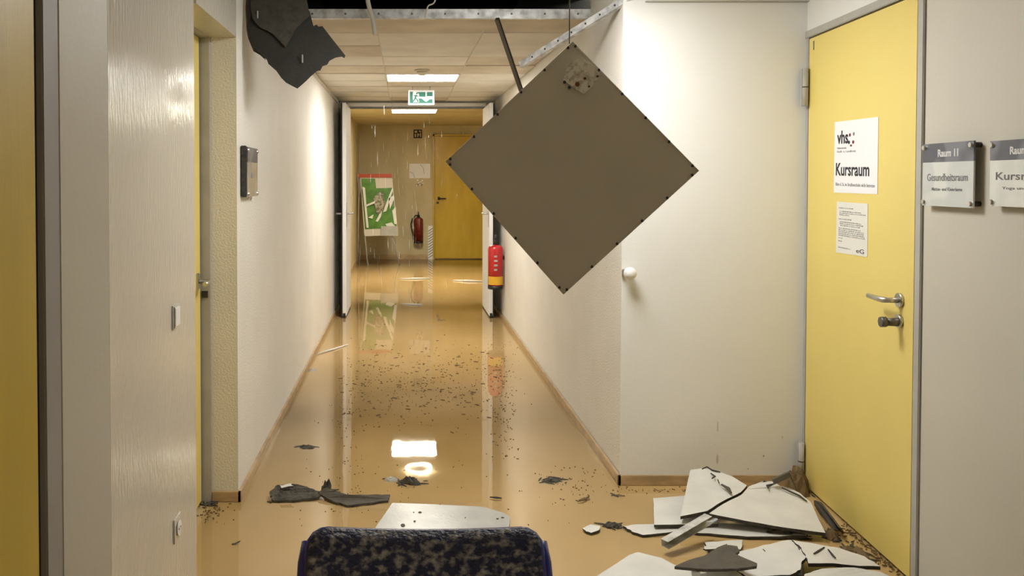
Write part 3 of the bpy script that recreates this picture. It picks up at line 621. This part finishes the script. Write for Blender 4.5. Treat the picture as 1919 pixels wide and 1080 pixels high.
# ------------------------------------------------------------------ extinguishers
def extinguisher(c, z0, Ht, r, m, label, hose_dx, name='fire_extinguisher', wallv=(1, 0, 0), grp='fire extinguishers', yl=True):
    t = thing(name, label, 'fire extinguisher', (c[0], c[1], z0), group=grp)
    x, y = c; b = Ht*.80
    MB().tube([(x, y, z0+.03), (x, y, z0+b*.90), (x, y, z0+b*.95), (x, y, z0+b*.985), (x, y, z0+b)], [r, r, r*.9, r*.62, r*.34], m, 28).build('cylinder', t)
    MB().tube([(x, y, z0), (x, y, z0+.035)], [r*1.02, r*1.03], 'black', 28).build('foot_ring', t)
    if yl:
        mb = MB(); mb.bm.verts.ensure_lookup_table(); i = mb.mi('yellow_label'); N = 14; vs = []
        for k in range(N+1):
            a = math.radians(200+140*k/N); vs.append([mb.bm.verts.new((x+(r+.0015)*math.cos(a), y+(r+.0015)*math.sin(a), z0+zz)) for zz in (.045, .13)])
        for A, B in zip(vs, vs[1:]): f = mb.bm.faces.new([A[0], B[0], B[1], A[1]]); f.material_index = i
        mb.build('yellow_label', t)
        mb = MB(); vs = []; i = mb.mi('label')
        mt = Matrix(((1, 0, 0, x), (0, 0, -1, y-r-.001), (0, 1, 0, z0), (0, 0, 0, 1)))
        for zz in (.19, .235, .28, .325): MB().box((-.022, zz, 0), (.022-random.uniform(0, .02), zz+.018, .0015), 'gyps_grey', mtx=mt).build('print', t)
    mb = MB(); zt = z0+b; mb.tube([(x, y, zt-.005), (x, y, zt+.03), (x, y, zt+.05)], [r*.36, r*.30, r*.22], 'black', 14); mb.build('valve', t)
    mb = MB(); mb.box((x-.012, y-.07, zt+.035), (x+.012, y+.04, zt+.047), 'black', bevel=.002); mb.box((x-.010, y-.06, zt+.065), (x+.010, y+.03, zt+.075), 'black', bevel=.002, mtx=Matrix.Identity(4)); mb.tube([(x, y, zt+.04), (x, y, zt+Ht*.2-.012)], .010, 'black', 8); mb.build('squeeze_grip', t)
    if hose_dx:
        s_ = hose_dx
        mb = MB(); pts = [(x, y-.01, zt+.03), (x+s_*.05, y-.015, zt+.035), (x+s_*.11, y-.02, zt-.03), (x+s_*.135, y-.02, zt-.12), (x+s_*.11, y-.02, zt-.24), (x+s_*.085, y-.02, zt-.33), (x+s_*.075, y-.02, z0+.06)]
        mb.tube(pts, [.011]*5+[.013, .018], 'black', 10); mb.build('hose', t)
    mb = MB(); wv = Vector(wallv); p0 = Vector((x, y, z0+b*.7)); mb.tube([p0+wv*r*.9, p0+wv*(r+.012)], .02, 'black', 8); mb.build('wall_bracket', t)
    return t
a = P(928, 540, 8.66); b_ = P(928, 437, 8.66)
extinguisher((WR-.0885, 8.60), a.z, b_.z-a.z, .076, 'red', 'glossy red fire extinguisher on the right corridor wall by the open leaf', 0)
a = E(784, 455); b_ = E(784, 395)
extinguisher((a.x, DE-.10), a.z, b_.z-a.z, .082, 'red_dark', 'dull dark red fire extinguisher with hose on the far end wall', -1, yl=False, wallv=(0, 1, 0))
# ------------------------------------------------------------------ end wall papers
def wallrect(mb, x0, y0, x1, y1, m, D=DE, th=.004, off=0):
    a, b = P(x0, y1, D), P(x1, y0, D); mb.box((a.x, D-off-th, a.z), (b.x, D-off, b.z), m); return mb
o = wallrect(MB(), 767, 307, 806, 334, 'paper', off=.001).build('paper_notice'); tag(o, 'white landscape paper on the end wall above the extinguisher', 'notice')
mb = MB(); q0 = P(788, 308, DE); mb.tube([P(787, 308, DE-.006), P(793, 314, DE-.006), P(795, 327, DE-.006)], .004, 'ink_grey', 6); mb.tube([P(768, 322, DE-.006), P(774, 325, DE-.006), P(777, 333, DE-.006)], .004, 'ink_grey', 6); mb.build('drawn_line', o)
o = wallrect(MB(), 775, 243, 791, 259, 'ink', off=.001, th=.003).build('pictogram_sign'); tag(o, 'small square pictogram sign high on the end wall', 'sign')
mb = MB()
for r in ((777, 245, 782, 249), (777, 251, 780, 257), (782, 250, 784, 257), (785, 245, 789, 247.5), (787, 249, 789, 257), (784.5, 251, 786, 254)): wallrect(mb, *r, 'far_wall', off=.004, th=.002)
mb.build('pictogram', o)
o = wallrect(MB(), 777, 336, 794, 349, 'far_wall', off=.001, th=.003).build('small_poster'); tag(o, 'small mottled sticker just below the white end wall paper', 'sticker')
mb = MB()
for k in range(22):
    x, y = random.uniform(778, 792), random.uniform(336, 347); wallrect(mb, x, y, x+random.uniform(1, 3), y+random.uniform(1, 2.5), random.choice(['paper', 'ink_grey', 'ink_grey']), off=.004+.0002*k, th=.001)
mb.build('scribble', o)
# hatched strip
a, b_ = E(802, 485), E(814, 423)
t = thing('hatched_strip', 'narrow white strip with diagonal hatching left of the far yellow door', 'strip', (a.x, DE-.02, .0))
MB().box((a.x, DE-.03, .005), (b_.x, DE-.015, b_.z), 'paper').build('strip', t)
mb = MB(); zz = .02
while zz < b_.z-.09: 
    mb.prism([(a.x+.004, zz), (b_.x-.004, zz+.07), (b_.x-.004, zz+.085), (a.x+.004, zz+.015)], 0, .002, 'ink_grey', mtx=Matrix(((1, 0, 0, 0), (0, 0, -1, DE-.0302), (0, 1, 0, 0), (0, 0, 0, 1)))); zz += .048
mb.build('hatching', t)
# ------------------------------------------------------------------ flip chart
Df = 14.4
t = thing('flip_chart', 'flip chart easel with a green poster and red top bar at the far left', 'flip chart', P(710, 490, Df)*1)
t.location.z = 0
wallrect(MB(), 671, 326, 734, 333, 'redbar', D=Df, th=.03, off=-.01).build('top_bar', t)
bd = [P(675, 334, Df), P(735, 334, Df), P(746, 440, Df-.08), P(683, 443, Df-.08)]
mb = MB(); slab(mb, bd, .02, 'beige', 'frame_dark', drop=Vector((0, 1, 0))); mb.build('board', t)
bp_ = [P(677, 335, Df-.006), P(703, 335, Df-.006), P(705, 353, Df-.02), P(735, 352, Df-.02), P(744, 427, Df-.075), P(684, 430, Df-.075)]
mb = MB(); slab(mb, bp_, .004, 'poster', 'poster', drop=Vector((0, 1, 0))); mb.build('green_poster', t)
mo = [P(x, y, Df-.085) for x, y in ((700, 372), (708, 362), (716, 360), (720, 372), (724, 384), (716, 396), (710, 404), (704, 396), (702, 384))]
mb = MB(); slab(mb, jag(mo, .01, 2), .003, 'poster_dark', 'poster_dark', drop=Vector((0, 1, 0))); mb.build('poster_motif', t)
for fx in ([(718, 398), (724, 380), (731, 362), (735, 352), (737, 356), (730, 376), (724, 396)], [(684, 385), (700, 378), (704, 376), (702, 381), (686, 388)], [(728, 372), (738, 366), (739, 372), (731, 392)], [(704, 415), (712, 400), (716, 396), (714, 406), (708, 416)], [(735, 395), (741, 388), (744, 420), (739, 420)], [(690, 408), (700, 402), (698, 410)], [(722, 420), (734, 417), (742, 426), (728, 428)], [(679, 350), (684, 352), (688, 400), (691, 427), (687, 427)]):
    mb = MB(); slab(mb, [P(x, y, Df-.09+.0003*x-.2) for x, y in fx] if False else [P(x, y, Df-.088) for x, y in fx], .003, 'foil', 'foil', drop=Vector((0, 1, 0))); mb.build('foil_strip', t)
mb = MB(); wallrect(mb, 714, 424, 746, 442, 'gyps_grey', D=Df-.1, th=.02); mb.build('tray', t)
for x0, y0, x1, dy in ((673, 333, 671, 0), (734, 440, 749, -.1), (684, 442, 689, -.12)):
    a = P(x0, y0, Df+dy+.02); zt = a.z; q = P(x1, 485, Df+dy); mb = MB(); mb.tube([a, (q.x, Df+dy-.05, 0.0)], .011, 'frame_dark', 8); mb.build('leg', t)
# ------------------------------------------------------------------ chair, bottom centre
Dc = 1.53
t = thing('chair', 'navy blue chair with soaked mottled upholstery at the bottom centre', 'chair', (.03, Dc-.2, 0))
xl, xr = (566-CX)/1036, (1024-CX)/1036; xc = (xl+xr)/2; hw = (xr-xl)/2
def rounded(w_, h_, r, n=6):
    pts = []
    for cx, cy, a0 in ((w_-r, h_-r, 0), (-w_+r, h_-r, 90), (-w_+r, -h_+r, 180), (w_-r, -h_+r, 270)):
        for k in range(n+1): a = math.radians(a0+90*k/n); pts.append((cx+r*math.cos(a), cy+r*math.sin(a)))
    return pts
tilt = math.radians(34)
BM = Matrix.Translation((xc, Dc, .792)) @ Matrix.Rotation(-tilt, 4, 'X') @ Matrix.Rotation(math.pi/2, 4, 'X')   # local y up the back, z toward viewer
def shell(name, w_, h_, r, z0, z1, m, cy, bev, parent, bow=.03, M4=None, sub=True):
    bm = bmesh.new(); NX_, NY_ = 28, 18
    def warp(x, y): 
        return x, y
    pts = rounded(w_, h_, r)
    # grid mapped disk: superellipse-like surface
    fr, bk = [], []
    for j in range(NY_+1):
        ra, rb = [], []
        for i in range(NX_+1):
            u = -math.cos(math.pi*i/NX_); v = -math.cos(math.pi*j/NY_)
            y = v*h_; lim = w_
            d = abs(y)-(h_-r)
            if d > 0: lim = w_-r+math.sqrt(max(r*r-d*d, 0))
            x = u*lim; e = max(abs(u), abs(v)); rim = 1-max(0, (e-.86)/.14)**2
            z = bow*(x/w_)**2
            ra.append(bm.verts.new((x, y+cy, z0+(z1-z0)*(.35+.65*rim)+z))); rb.append(bm.verts.new((x, y+cy, z0+(1-rim)*(z1-z0)*.35+z)))
        fr.append(ra); bk.append(rb)
    for j in range(NY_):
        for i in range(NX_):
            bm.faces.new([fr[j][i], fr[j][i+1], fr[j+1][i+1], fr[j+1][i]]); bm.faces.new([bk[j][i], bk[j+1][i], bk[j+1][i+1], bk[j][i+1]])
    for i in range(NX_):
        bm.faces.new([fr[0][i], bk[0][i], bk[0][i+1], fr[0][i+1]]); bm.faces.new([fr[-1][i], fr[-1][i+1], bk[-1][i+1], bk[-1][i]])
    for j in range(NY_):
        bm.faces.new([fr[j][0], fr[j+1][0], bk[j+1][0], bk[j][0]]); bm.faces.new([fr[j][-1], bk[j][-1], bk[j+1][-1], fr[j+1][-1]])
    bmesh.ops.remove_doubles(bm, verts=bm.verts, dist=.0002); bmesh.ops.recalc_face_normals(bm, faces=bm.faces)
    bmesh.ops.transform(bm, matrix=M4, verts=bm.verts)
    for f in bm.faces: f.smooth = True
    me = bpy.data.meshes.new(name); bm.to_mesh(me); bm.free(); me.materials.append(M[m]); o = bpy.data.objects.new(name, me); COL.objects.link(o)
    o.parent = parent; o.matrix_parent_inverse = parent.matrix_basis.inverted(); return o
bk = shell('backrest', hw-.010, .18, .038, -.022, .006, 'blue', -.18, .01, t, M4=BM)
pad = shell('back_cushion', hw-.018, .174, .034, .004, .020, 'fabric', -.18, .01, bk, M4=BM)
SM = Matrix.Translation((xc, Dc-.30, .455)) @ Matrix.Rotation(math.radians(3), 4, 'X')
st_ = shell('seat', hw-.010, .22, .05, -.02, .006, 'blue', 0, .01, t, bow=-.008, M4=SM)
shell('seat_cushion', hw-.026, .205, .045, .004, .035, 'fabric', 0, .01, st_, bow=-.008, M4=SM)
for s_ in (-1, 1):
    mb = MB(); x = xc+s_*(hw-.006)
    mb.tube([BM @ Vector((s_*(hw-.009), -.024, .0)), BM @ Vector((s_*(hw-.010), -.06, .0)), BM @ Vector((s_*(hw-.010), -.30, .0)), (x, Dc-.20, .46)], [.008, .014, .015, .012], 'blue', 12); mb.build('back_upright', t)
    MB().tube([(x, Dc-.12, .45), (x+s_*.01, Dc-.06, .012)], .012, 'chrome', 12).build('leg', t)
    MB().tube([(x, Dc-.46, .45), (x+s_*.01, Dc-.52, .012)], .012, 'chrome', 12).build('leg', t)
# ------------------------------------------------------------------ debris
def Gs(pts): return [G(x, y, z) for x, y, z in pts]
def board(name, px, th, top, side, label, cat='broken board', group='broken ceiling boards on the floor', amp=.006, n=2):
    rnd = random.Random(len(label)*13+len(px)); mb = MB(); slab(mb, jag(Gs(px), amp, n, rnd), th, top, side); o = mb.build(name); return tag(o, label, cat, group)
board('broken_board', [(700, 994, .02), (735, 943, .02), (800, 945, .02), (905, 950, .02), (945, 962, .02), (956, 970, .02), (950, 1010, .02), (850, 1040, .02), (690, 1040, .02)], .012, 'gyps_grey', 'gyps_core', 'pale grey wet board lying flat directly behind the blue chair', amp=.002)
def flat_marks(marks, z, parent, m='mud'):
    for x, y, r in marks:
        rnd = random.Random(int(x*7+y)); c = G(x, y, z); mb = MB()
        pts = [c+Vector((r*rnd.uniform(.5, 1.1)*math.cos(a*.7), r*rnd.uniform(.6, 1.5)*math.sin(a*.7), 0)) for a in range(9)]
        slab(mb, pts, .002, m, m); mb.build('dirt_mark', parent)
o = COL.objects['broken_board']
flat_marks([(787, 960, .008), (755, 984, .012), (777, 977, .006), (872, 970, .003), (932, 972, .006), (942, 970, .006), (775, 960, .003)], .0225, o)
# clumps
def clump(name, cx, cy, w_, d_, h_, m, label, cat='debris', group='soggy debris clumps on the floor', seed=1, ang=0, wisps=6):
    rnd = random.Random(seed); c = G(cx, cy, 0); mb = MB()
    t = thing(name, label, cat, c, group)
    i = mb.mi(m); N = 14; rings = []
    for k, f in enumerate((1, .8, .45)):
        rings.append([mb.bm.verts.new(c+Matrix.Rotation(ang, 3, 'Z') @ Vector((w_/2*f*math.cos(2*math.pi*q/N)*rnd.uniform(.7, 1.15), d_/2*f*math.sin(2*math.pi*q/N)*rnd.uniform(.7, 1.2), (0, h_*.55, h_)[k]*rnd.uniform(.6, 1.2)))) for q in range(N)])
    for A, B in zip(rings, rings[1:]):
        for q in range(N): f = mb.bm.faces.new([A[q], A[(q+1) % N], B[(q+1) % N], B[q]]); f.material_index = i
    top = mb.bm.verts.new(c+Vector((0, 0, h_*.9)))
    for q in range(N): mb.bm.faces.new([rings[-1][q], rings[-1][(q+1) % N], top]).material_index = i
    mb.build('lump', t)
    mb = MB()
    for k in range(wisps):
        a = rnd.uniform(0, 6.28); r0 = rnd.uniform(.3, .7); p = c+Vector((w_*r0*math.cos(a), d_*r0*math.sin(a), .006)); d = Vector((rnd.uniform(-1, 1), rnd.uniform(-.5, .5), 0)).normalized()*rnd.uniform(.01, .035)
        nn = Vector((-d.y, d.x, 0))*.18; slab(mb, [p-d+nn*.2, p+nn, p+d, p-nn], .004, 'mud', 'mud')
    if wisps: 
        o = mb.build('shreds', t); o['kind'] = 'stuff'
    return t
clump('debris_clump', 575, 840, .10, .05, .014, 'mud', 'small dark shred on the floor near the left skirting', seed=3, ang=-.2)
clump('debris_clump', 768, 906, .12, .06, .03, 'mud', 'grey soggy clump in mid floor below the lamp reflection', seed=4, ang=-.3, wisps=9)
clump('debris_clump', 733, 901, .07, .04, .018, 'gyps_grey', 'pale grey lump touching the left of the mid-floor clump', seed=5, wisps=3)
clump('debris_clump', 1033, 902, .09, .06, .014, 'mud', 'frayed dark clump right of mid floor', seed=6, wisps=14)
clump('debris_clump', 1097, 937, .05, .035, .008, 'speck', 'small brown shred left of the rubble pile', seed=7, ang=.3, wisps=3)
clump('debris_clump', 1160, 930, .06, .018, .006, 'speck', 'thin brown shred under the stub wall skirting', seed=8, wisps=2)
clump('debris_clump', 1148, 988, .085, .05, .02, 'mud', 'dark grey clump between the white chips left of the rubble', seed=9, wisps=5)
clump('debris_clump', 392, 945, .05, .04, .008, 'mud', 'dirt heap at the foot of the left niche frame', seed=10, wisps=8)
clump('debris_clump', 507, 943, .016, .016, .010, 'speck', 'tiny brown crumb left of the torn dark board', seed=11, wisps=2)
clump('debris_clump', 438, 1021, .022, .012, .005, 'mud', 'tiny dark crumb in front of the left niche', seed=12, wisps=1)
clump('debris_clump', 585, 694, .09, .14, .006, 'gyps_grey', 'flat grey scrap near the left skirting far down the corridor', seed=13, wisps=0)
clump('debris_clump', 1200, 868, .012, .012, .004, 'speck', 'tiny speck high by the right skirting corner', seed=19, wisps=1) if False else None
# torn strip, two boards
board('torn_board', [(505, 922, .03), (520, 909, .045), (548, 907, .05), (575, 912, .04), (604, 924, .025), (596, 932, .015), (560, 937, .012), (512, 938, .012)], .010, 'mud', 'mud', 'dark torn board scrap with a white chip, left of mid floor', amp=.005, n=4, group='torn dark scraps')
board('torn_board', [(596, 922, .03), (612, 914, .045), (632, 921, .035), (650, 927, .03), (700, 927, .025), (731, 927, .02), (728, 938, .012), (690, 943, .012), (650, 947, .012), (625, 940, .012), (606, 930, .02)], .010, 'flake', 'mud', 'long grey torn board scrap touching the pale wet board', amp=.005, n=3, group='torn dark scraps')
board('board_chip', [(524, 910, .052), (545, 906, .056), (550, 911, .054), (528, 915, .05)], .006, 'gyps', 'gyps_core', 'white chip on top of the dark torn scrap', 'chip', 'white board chips')
clump('debris_clump', 612, 922, .05, .05, .05, 'mud', 'dark crumbled lump joining the two torn scraps', seed=21, wisps=8)
# rubble pile right
board('broken_board', [(1224, 934, .034), (1286, 929, .037), (1345, 950, .037), (1345, 982, .034), (1226, 984, .032)], .010, 'gyps', 'gyps_core', 'small pale board corner under the left of the rubble pile', amp=.002)
board('broken_board', [(1168, 986, .014), (1200, 983, .015), (1330, 980, .02), (1440, 985, .02), (1500, 992, .022), (1512, 1004, .018), (1400, 1006, .014), (1330, 1000, .012), (1265, 996, .012), (1205, 1003, .012), (1185, 997, .012)], .010, 'gyps', 'gyps_core', 'long narrow white board strip lying under the tilted boards', amp=.005, n=3)
board('board_chip', [(1092, 990, .014), (1107, 983, .02), (1125, 986, .018), (1122, 994, .014), (1108, 999, .012), (1098, 996, .012)], .008, 'gyps', 'gyps_core', 'white chip left of the dark clump by the rubble', 'chip', 'white board chips', amp=.002)
# tilted pair
b1 = board('broken_board', [(1294, 881, .11), (1316, 878, .13), (1340, 881, .13), (1372, 893, .12), (1400, 910, .105), (1388, 923, .10), (1350, 942, .085), (1325, 958, .075), (1275, 968, .065)], .013, 'gyps', 'gyps_core', 'tilted white board leaning back toward the skirting, topmost left', amp=.0012, n=2)
b2 = board('broken_board', [(1404, 912, .115), (1422, 905, .12), (1432, 901, .13), (1450, 903, .125), (1462, 911, .12), (1480, 915, .11), (1500, 925, .10), (1518, 940, .09), (1528, 960, .075), (1547, 999, .04), (1470, 989, .05), (1400, 977, .06), (1329, 963, .075), (1355, 945, .085), (1392, 926, .10)], .013, 'gyps', 'gyps_core', 'large tilted white board with ragged upper edge, topmost right', amp=.002, n=2)
def cracks(parent, lines, z, w_=.004, m='gyps_core'):
    for L in lines:
        mb = MB(); g = Gs([(x, y, zz) for x, y, zz in L])
        up = [p+Vector((0, 0, .0015)) for p in g]
        l, r = [], []
        for k, p in enumerate(up):
            d = (up[min(k+1, len(up)-1)]-up[max(k-1, 0)]).normalized(); nn = Vector((-d.y, d.x, 0)).normalized()*w_*(.4 if k in (0, len(up)-1) else random.uniform(.6, 1.3))
            l.append(p+nn); r.append(p-nn)
        for k in range(len(l)-1): slab(mb, [l[k], l[k+1], r[k+1], r[k]], .004, m, m)
        mb.build('crack', parent)
cracks(b1, [[(1316, 879, .131), (1325, 875, .133), (1334, 881, .131), (1350, 885, .129)], [(1332, 887, .127), (1340, 893, .124), (1334, 897, .122)], [(1345, 899, .120), (1348, 906, .117)]], 0)
cracks(b1, [[(1352, 908, .117), (1364, 915, .113), (1370, 924, .108)]], 0, .010, 'flake')
cracks(b2, [[(1440, 915, .121), (1438, 910, .124), (1450, 907, .124)], [(1465, 914, .119), (1480, 921, .112), (1498, 929, .104), (1512, 940, .096)]], 0, .004)
rail('metal_channel', G(1240, 1024, .03), G(1322, 976, .075), .035, .03, 'galv', 'short galvanised channel sloping out from under the tilted boards', 'metal channel')
mbq = thing('metal_bracket', 'small dark folded bracket poking up behind the tilted boards', 'bracket', G(1462, 912, .13))
a = G(1459, 903, .14); MB().box((-.045, -.01, 0), (.035, .002, .022), 'dark_rail', mtx=Matrix.Translation(a+Vector((.02, 0, .01))) @ Matrix.Rotation(math.radians(-25), 4, 'Y')).build('plate', mbq)
MB().box((0, -.01, -.05), (.006, .03, .012), 'dark_rail', mtx=Matrix.Translation(a+Vector((.05, 0, .01))) @ Matrix.Rotation(math.radians(-25), 4, 'Y')).build('lug', mbq)
# dark board leaning at the door
dk = [G(1525, 938, .05), G(1536, 942, .06), G(1556, 968, .07), G(1572, 990, .06), G(1580, 1000, .012), G(1560, 990, .012), G(1538, 966, .012), G(1526, 948, .012)]
mb = MB(); slab(mb, dk, .010, 'flake', 'mud', drop=Vector((1, .2, -.1)).normalized()); tag(mb.build('torn_board'), 'dark scrap leaning against the foot of the yellow door', 'broken board', 'torn dark scraps')
# lower right cracked boards
board('broken_board', [(1115, 1082, .012), (1180, 1040, .02), (1196, 1035, .022), (1240, 1046, .02), (1262, 1058, .02), (1300, 1072, .02), (1330, 1120, .02), (1090, 1120, .012)], .010, 'gyps', 'gyps_core', 'pale board sheet at the bottom edge left of the dark flake', amp=.002)
board('broken_board', [(1320, 1016, .02), (1392, 1012, .02), (1388, 1030, .02), (1330, 1034, .02)], .008, 'gyps', 'gyps_core', 'stacked white board slivers behind the dark flake', amp=.004)
board('board_chip', [(1318, 1024, .035), (1362, 1019, .035), (1358, 1026, .032), (1322, 1030, .03)], .006, 'gyps', 'gyps_core', 'thin white sliver on top of the stacked slivers', 'chip', 'white board chips')
z5 = .06
bb = board('broken_board', [(1385, 1034, .05), (1430, 1022, .06), (1480, 1012, .07), (1500, 1020, .07), (1512, 1040, .065), (1503, 1052, .06), (1500, 1068, .05), (1480, 1078, .045), (1400, 1082, .03), (1370, 1062, .035)], .013, 'gyps', 'gyps_core', 'cracked white board piece in front of the tilted boards, left half', amp=.004, n=3)
b6 = board('broken_board', [(1484, 1012, .075), (1530, 1020, .075), (1575, 1028, .07), (1620, 1043, .06), (1650, 1062, .05), (1600, 1060, .055), (1560, 1056, .06), (1515, 1056, .065), (1510, 1040, .07), (1497, 1022, .075)], .013, 'gyps', 'gyps_core', 'cracked white board piece by the yellow door, upper right part', amp=.003, n=3)
board('broken_board', [(1508, 1076, .055), (1540, 1066, .06), (1600, 1064, .06), (1650, 1072, .05), (1690, 1090, .03), (1680, 1130, .03), (1500, 1130, .03)], .013, 'gyps', 'gyps_core', 'white board fragment at the very bottom beside the yellow door', amp=.003, n=3)
board('broken_board', [(1310, 1074, .03), (1370, 1066, .035), (1400, 1084, .03), (1470, 1082, .035), (1490, 1130, .03), (1300, 1130, .03)], .010, 'gyps', 'gyps_core', 'white board piece at the bottom edge below the dark flake', amp=.003, n=3)
cracks(bb, [[(1486, 1014, .072), (1495, 1022, .071), (1498, 1030, .069)], [(1430, 1030, .058), (1434, 1034, .057)]], 0, .003)
cracks(b6, [[(1525, 1038, .073), (1535, 1032, .074), (1545, 1026, .074)], [(1552, 1030, .073), (1560, 1040, .071), (1566, 1046, .07)]], 0, .004)
fk = board('dark_flake', [(1264, 1062, .085), (1290, 1050, .085), (1320, 1042, .085), (1345, 1026, .085), (1358, 1021, .085), (1382, 1024, .085), (1386, 1032, .085), (1378, 1038, .085), (1395, 1046, .085), (1419, 1056, .085), (1418, 1061, .085), (1380, 1066, .085), (1330, 1067, .085), (1305, 1066, .085)], .010, 'flake', 'mud', 'arrow-shaped dark grey flake lying on the white boards', group='torn dark scraps', amp=.0015, n=1)
board('board_chip', [(1296, 1062, .075), (1308, 1060, .078), (1312, 1072, .07), (1298, 1074, .06)], .02, 'foil', 'gyps', 'small bright crumpled chip in front of the arrow-shaped flake', 'chip', 'white board chips', amp=.003)
clump('debris_clump', 1345, 1072, .05, .03, .05, 'mud', 'brown crumbled lump in front of the arrow-shaped flake', seed=31, wisps=4)
clump('debris_clump', 1470, 1006, .16, .06, .035, 'flake', 'grey-brown crumbled ridge between tilted and cracked boards', seed=32, wisps=14)
clump('debris_clump', 1600, 1042, .09, .14, .03, 'speck', 'brown silt heap along the foot of the yellow door', seed=33, ang=.6, wisps=20)
clump('debris_clump', 1492, 925, .13, .10, .10, 'speck', 'brown broken heap in the corner behind the tilted boards', seed=34, wisps=6)
clump('debris_clump', 1557, 1008, .07, .08, .03, 'speck', 'brown silt patch beside the leaning dark scrap', seed=35, wisps=14)
# floating sticks far away
def stick(x0, y0, x1, y1, r, m, lab, cat='stick'):
    o = MB().tube([G(x0, y0, .010), G((x0+x1)/2, (y0+y1)/2, .013), G(x1, y1, .010)], [r*.5, r, r*.6], m, 6).build('floating_stick'); return tag(o, lab, cat)
stick(594, 664, 652, 646, .008, 'gyps', 'thin white stick on the water at the left skirting')
stick(750, 523, 806, 522, .018, 'gyps', 'pale stick floating in front of the far extinguisher')
stick(850, 526, 905, 528, .022, 'gyps', 'pale strip floating in front of the far yellow door')
stick(752, 570, 792, 571, .010, 'gyps', 'short pale stick floating beyond the double door')
stick(1082, 940, 1100, 935, .004, 'speck', 'short brown twig right of mid floor')
stick(918, 932, 940, 934, .005, 'mud', 'short dark twig behind the pale wet board')
# specks: uncountable dirt
rnd = random.Random(99)
mb = MB()
def speck(x, y, s_, m='speck'):
    c = G(x, y, .008); a = rnd.uniform(0, 3.14); L = s_*rnd.uniform(.6, 1.8); W_ = s_*rnd.uniform(.2, .6)
    d = Vector((math.cos(a), math.sin(a)*1.2, 0))*L; nn = Vector((-math.sin(a), math.cos(a), 0))*W_
    slab(mb, [c-d, c-nn, c+d*.8, c+nn*rnd.uniform(.5, 1)], .004, m, m)
for k in range(900):
    y = rnd.gauss(715, 42); x = rnd.uniform(645, 945)
    if not 600 < y < 850: continue
    s_ = .0038*(rnd.random()**3*3.2+.35); speck(x+rnd.gauss(0, 12), y, s_)
for k in range(170): speck(rnd.gauss(945, 14), rnd.uniform(640, 860), .004)
for k in range(70): speck(rnd.uniform(560, 1100), rnd.uniform(860, 985), .0026)
for k in range(60): speck(rnd.gauss(1075, 30), rnd.gauss(905, 16), .003)
for k in range(90): speck(rnd.gauss(650, 18), rnd.uniform(700, 960), .003)
for k in range(60): speck(rnd.gauss(1240, 60), rnd.gauss(918, 3), .003)
for k in range(60): speck(rnd.gauss(395, 18), rnd.gauss(962, 10), .004)
for k in range(120): 
    f = rnd.random(); speck(1560+130*f+rnd.gauss(0, 7), 975+100*f+rnd.gauss(0, 5), .006)
o = mb.build('dirt_specks'); tag(o, 'fine brown specks of dirt scattered over the wet floor', 'dirt', kind='stuff')
# falling drops
mb = MB()
for k in range(130):
    x = rnd.uniform(665, 880); y = rnd.uniform(120, 560); D = rnd.uniform(6.0, 12)
    if D < 9: x = rnd.gauss(745, 40)
    p = P(x, y, D)
    if p.z < .1 or p.z > 2.1 or p.x < -.55: continue
    L = rnd.uniform(.03, .13); r = rnd.uniform(.001, .003)
    mb.tube([p, p-Vector((0, 0, L*.7)), p-Vector((rnd.uniform(-.002, .002), 0, L))], [r*.2, r, r*.3], 'drop', 5)
o = mb.build('falling_drops'); tag(o, 'drops of water falling from the ceiling in mid corridor', 'water', kind='stuff')
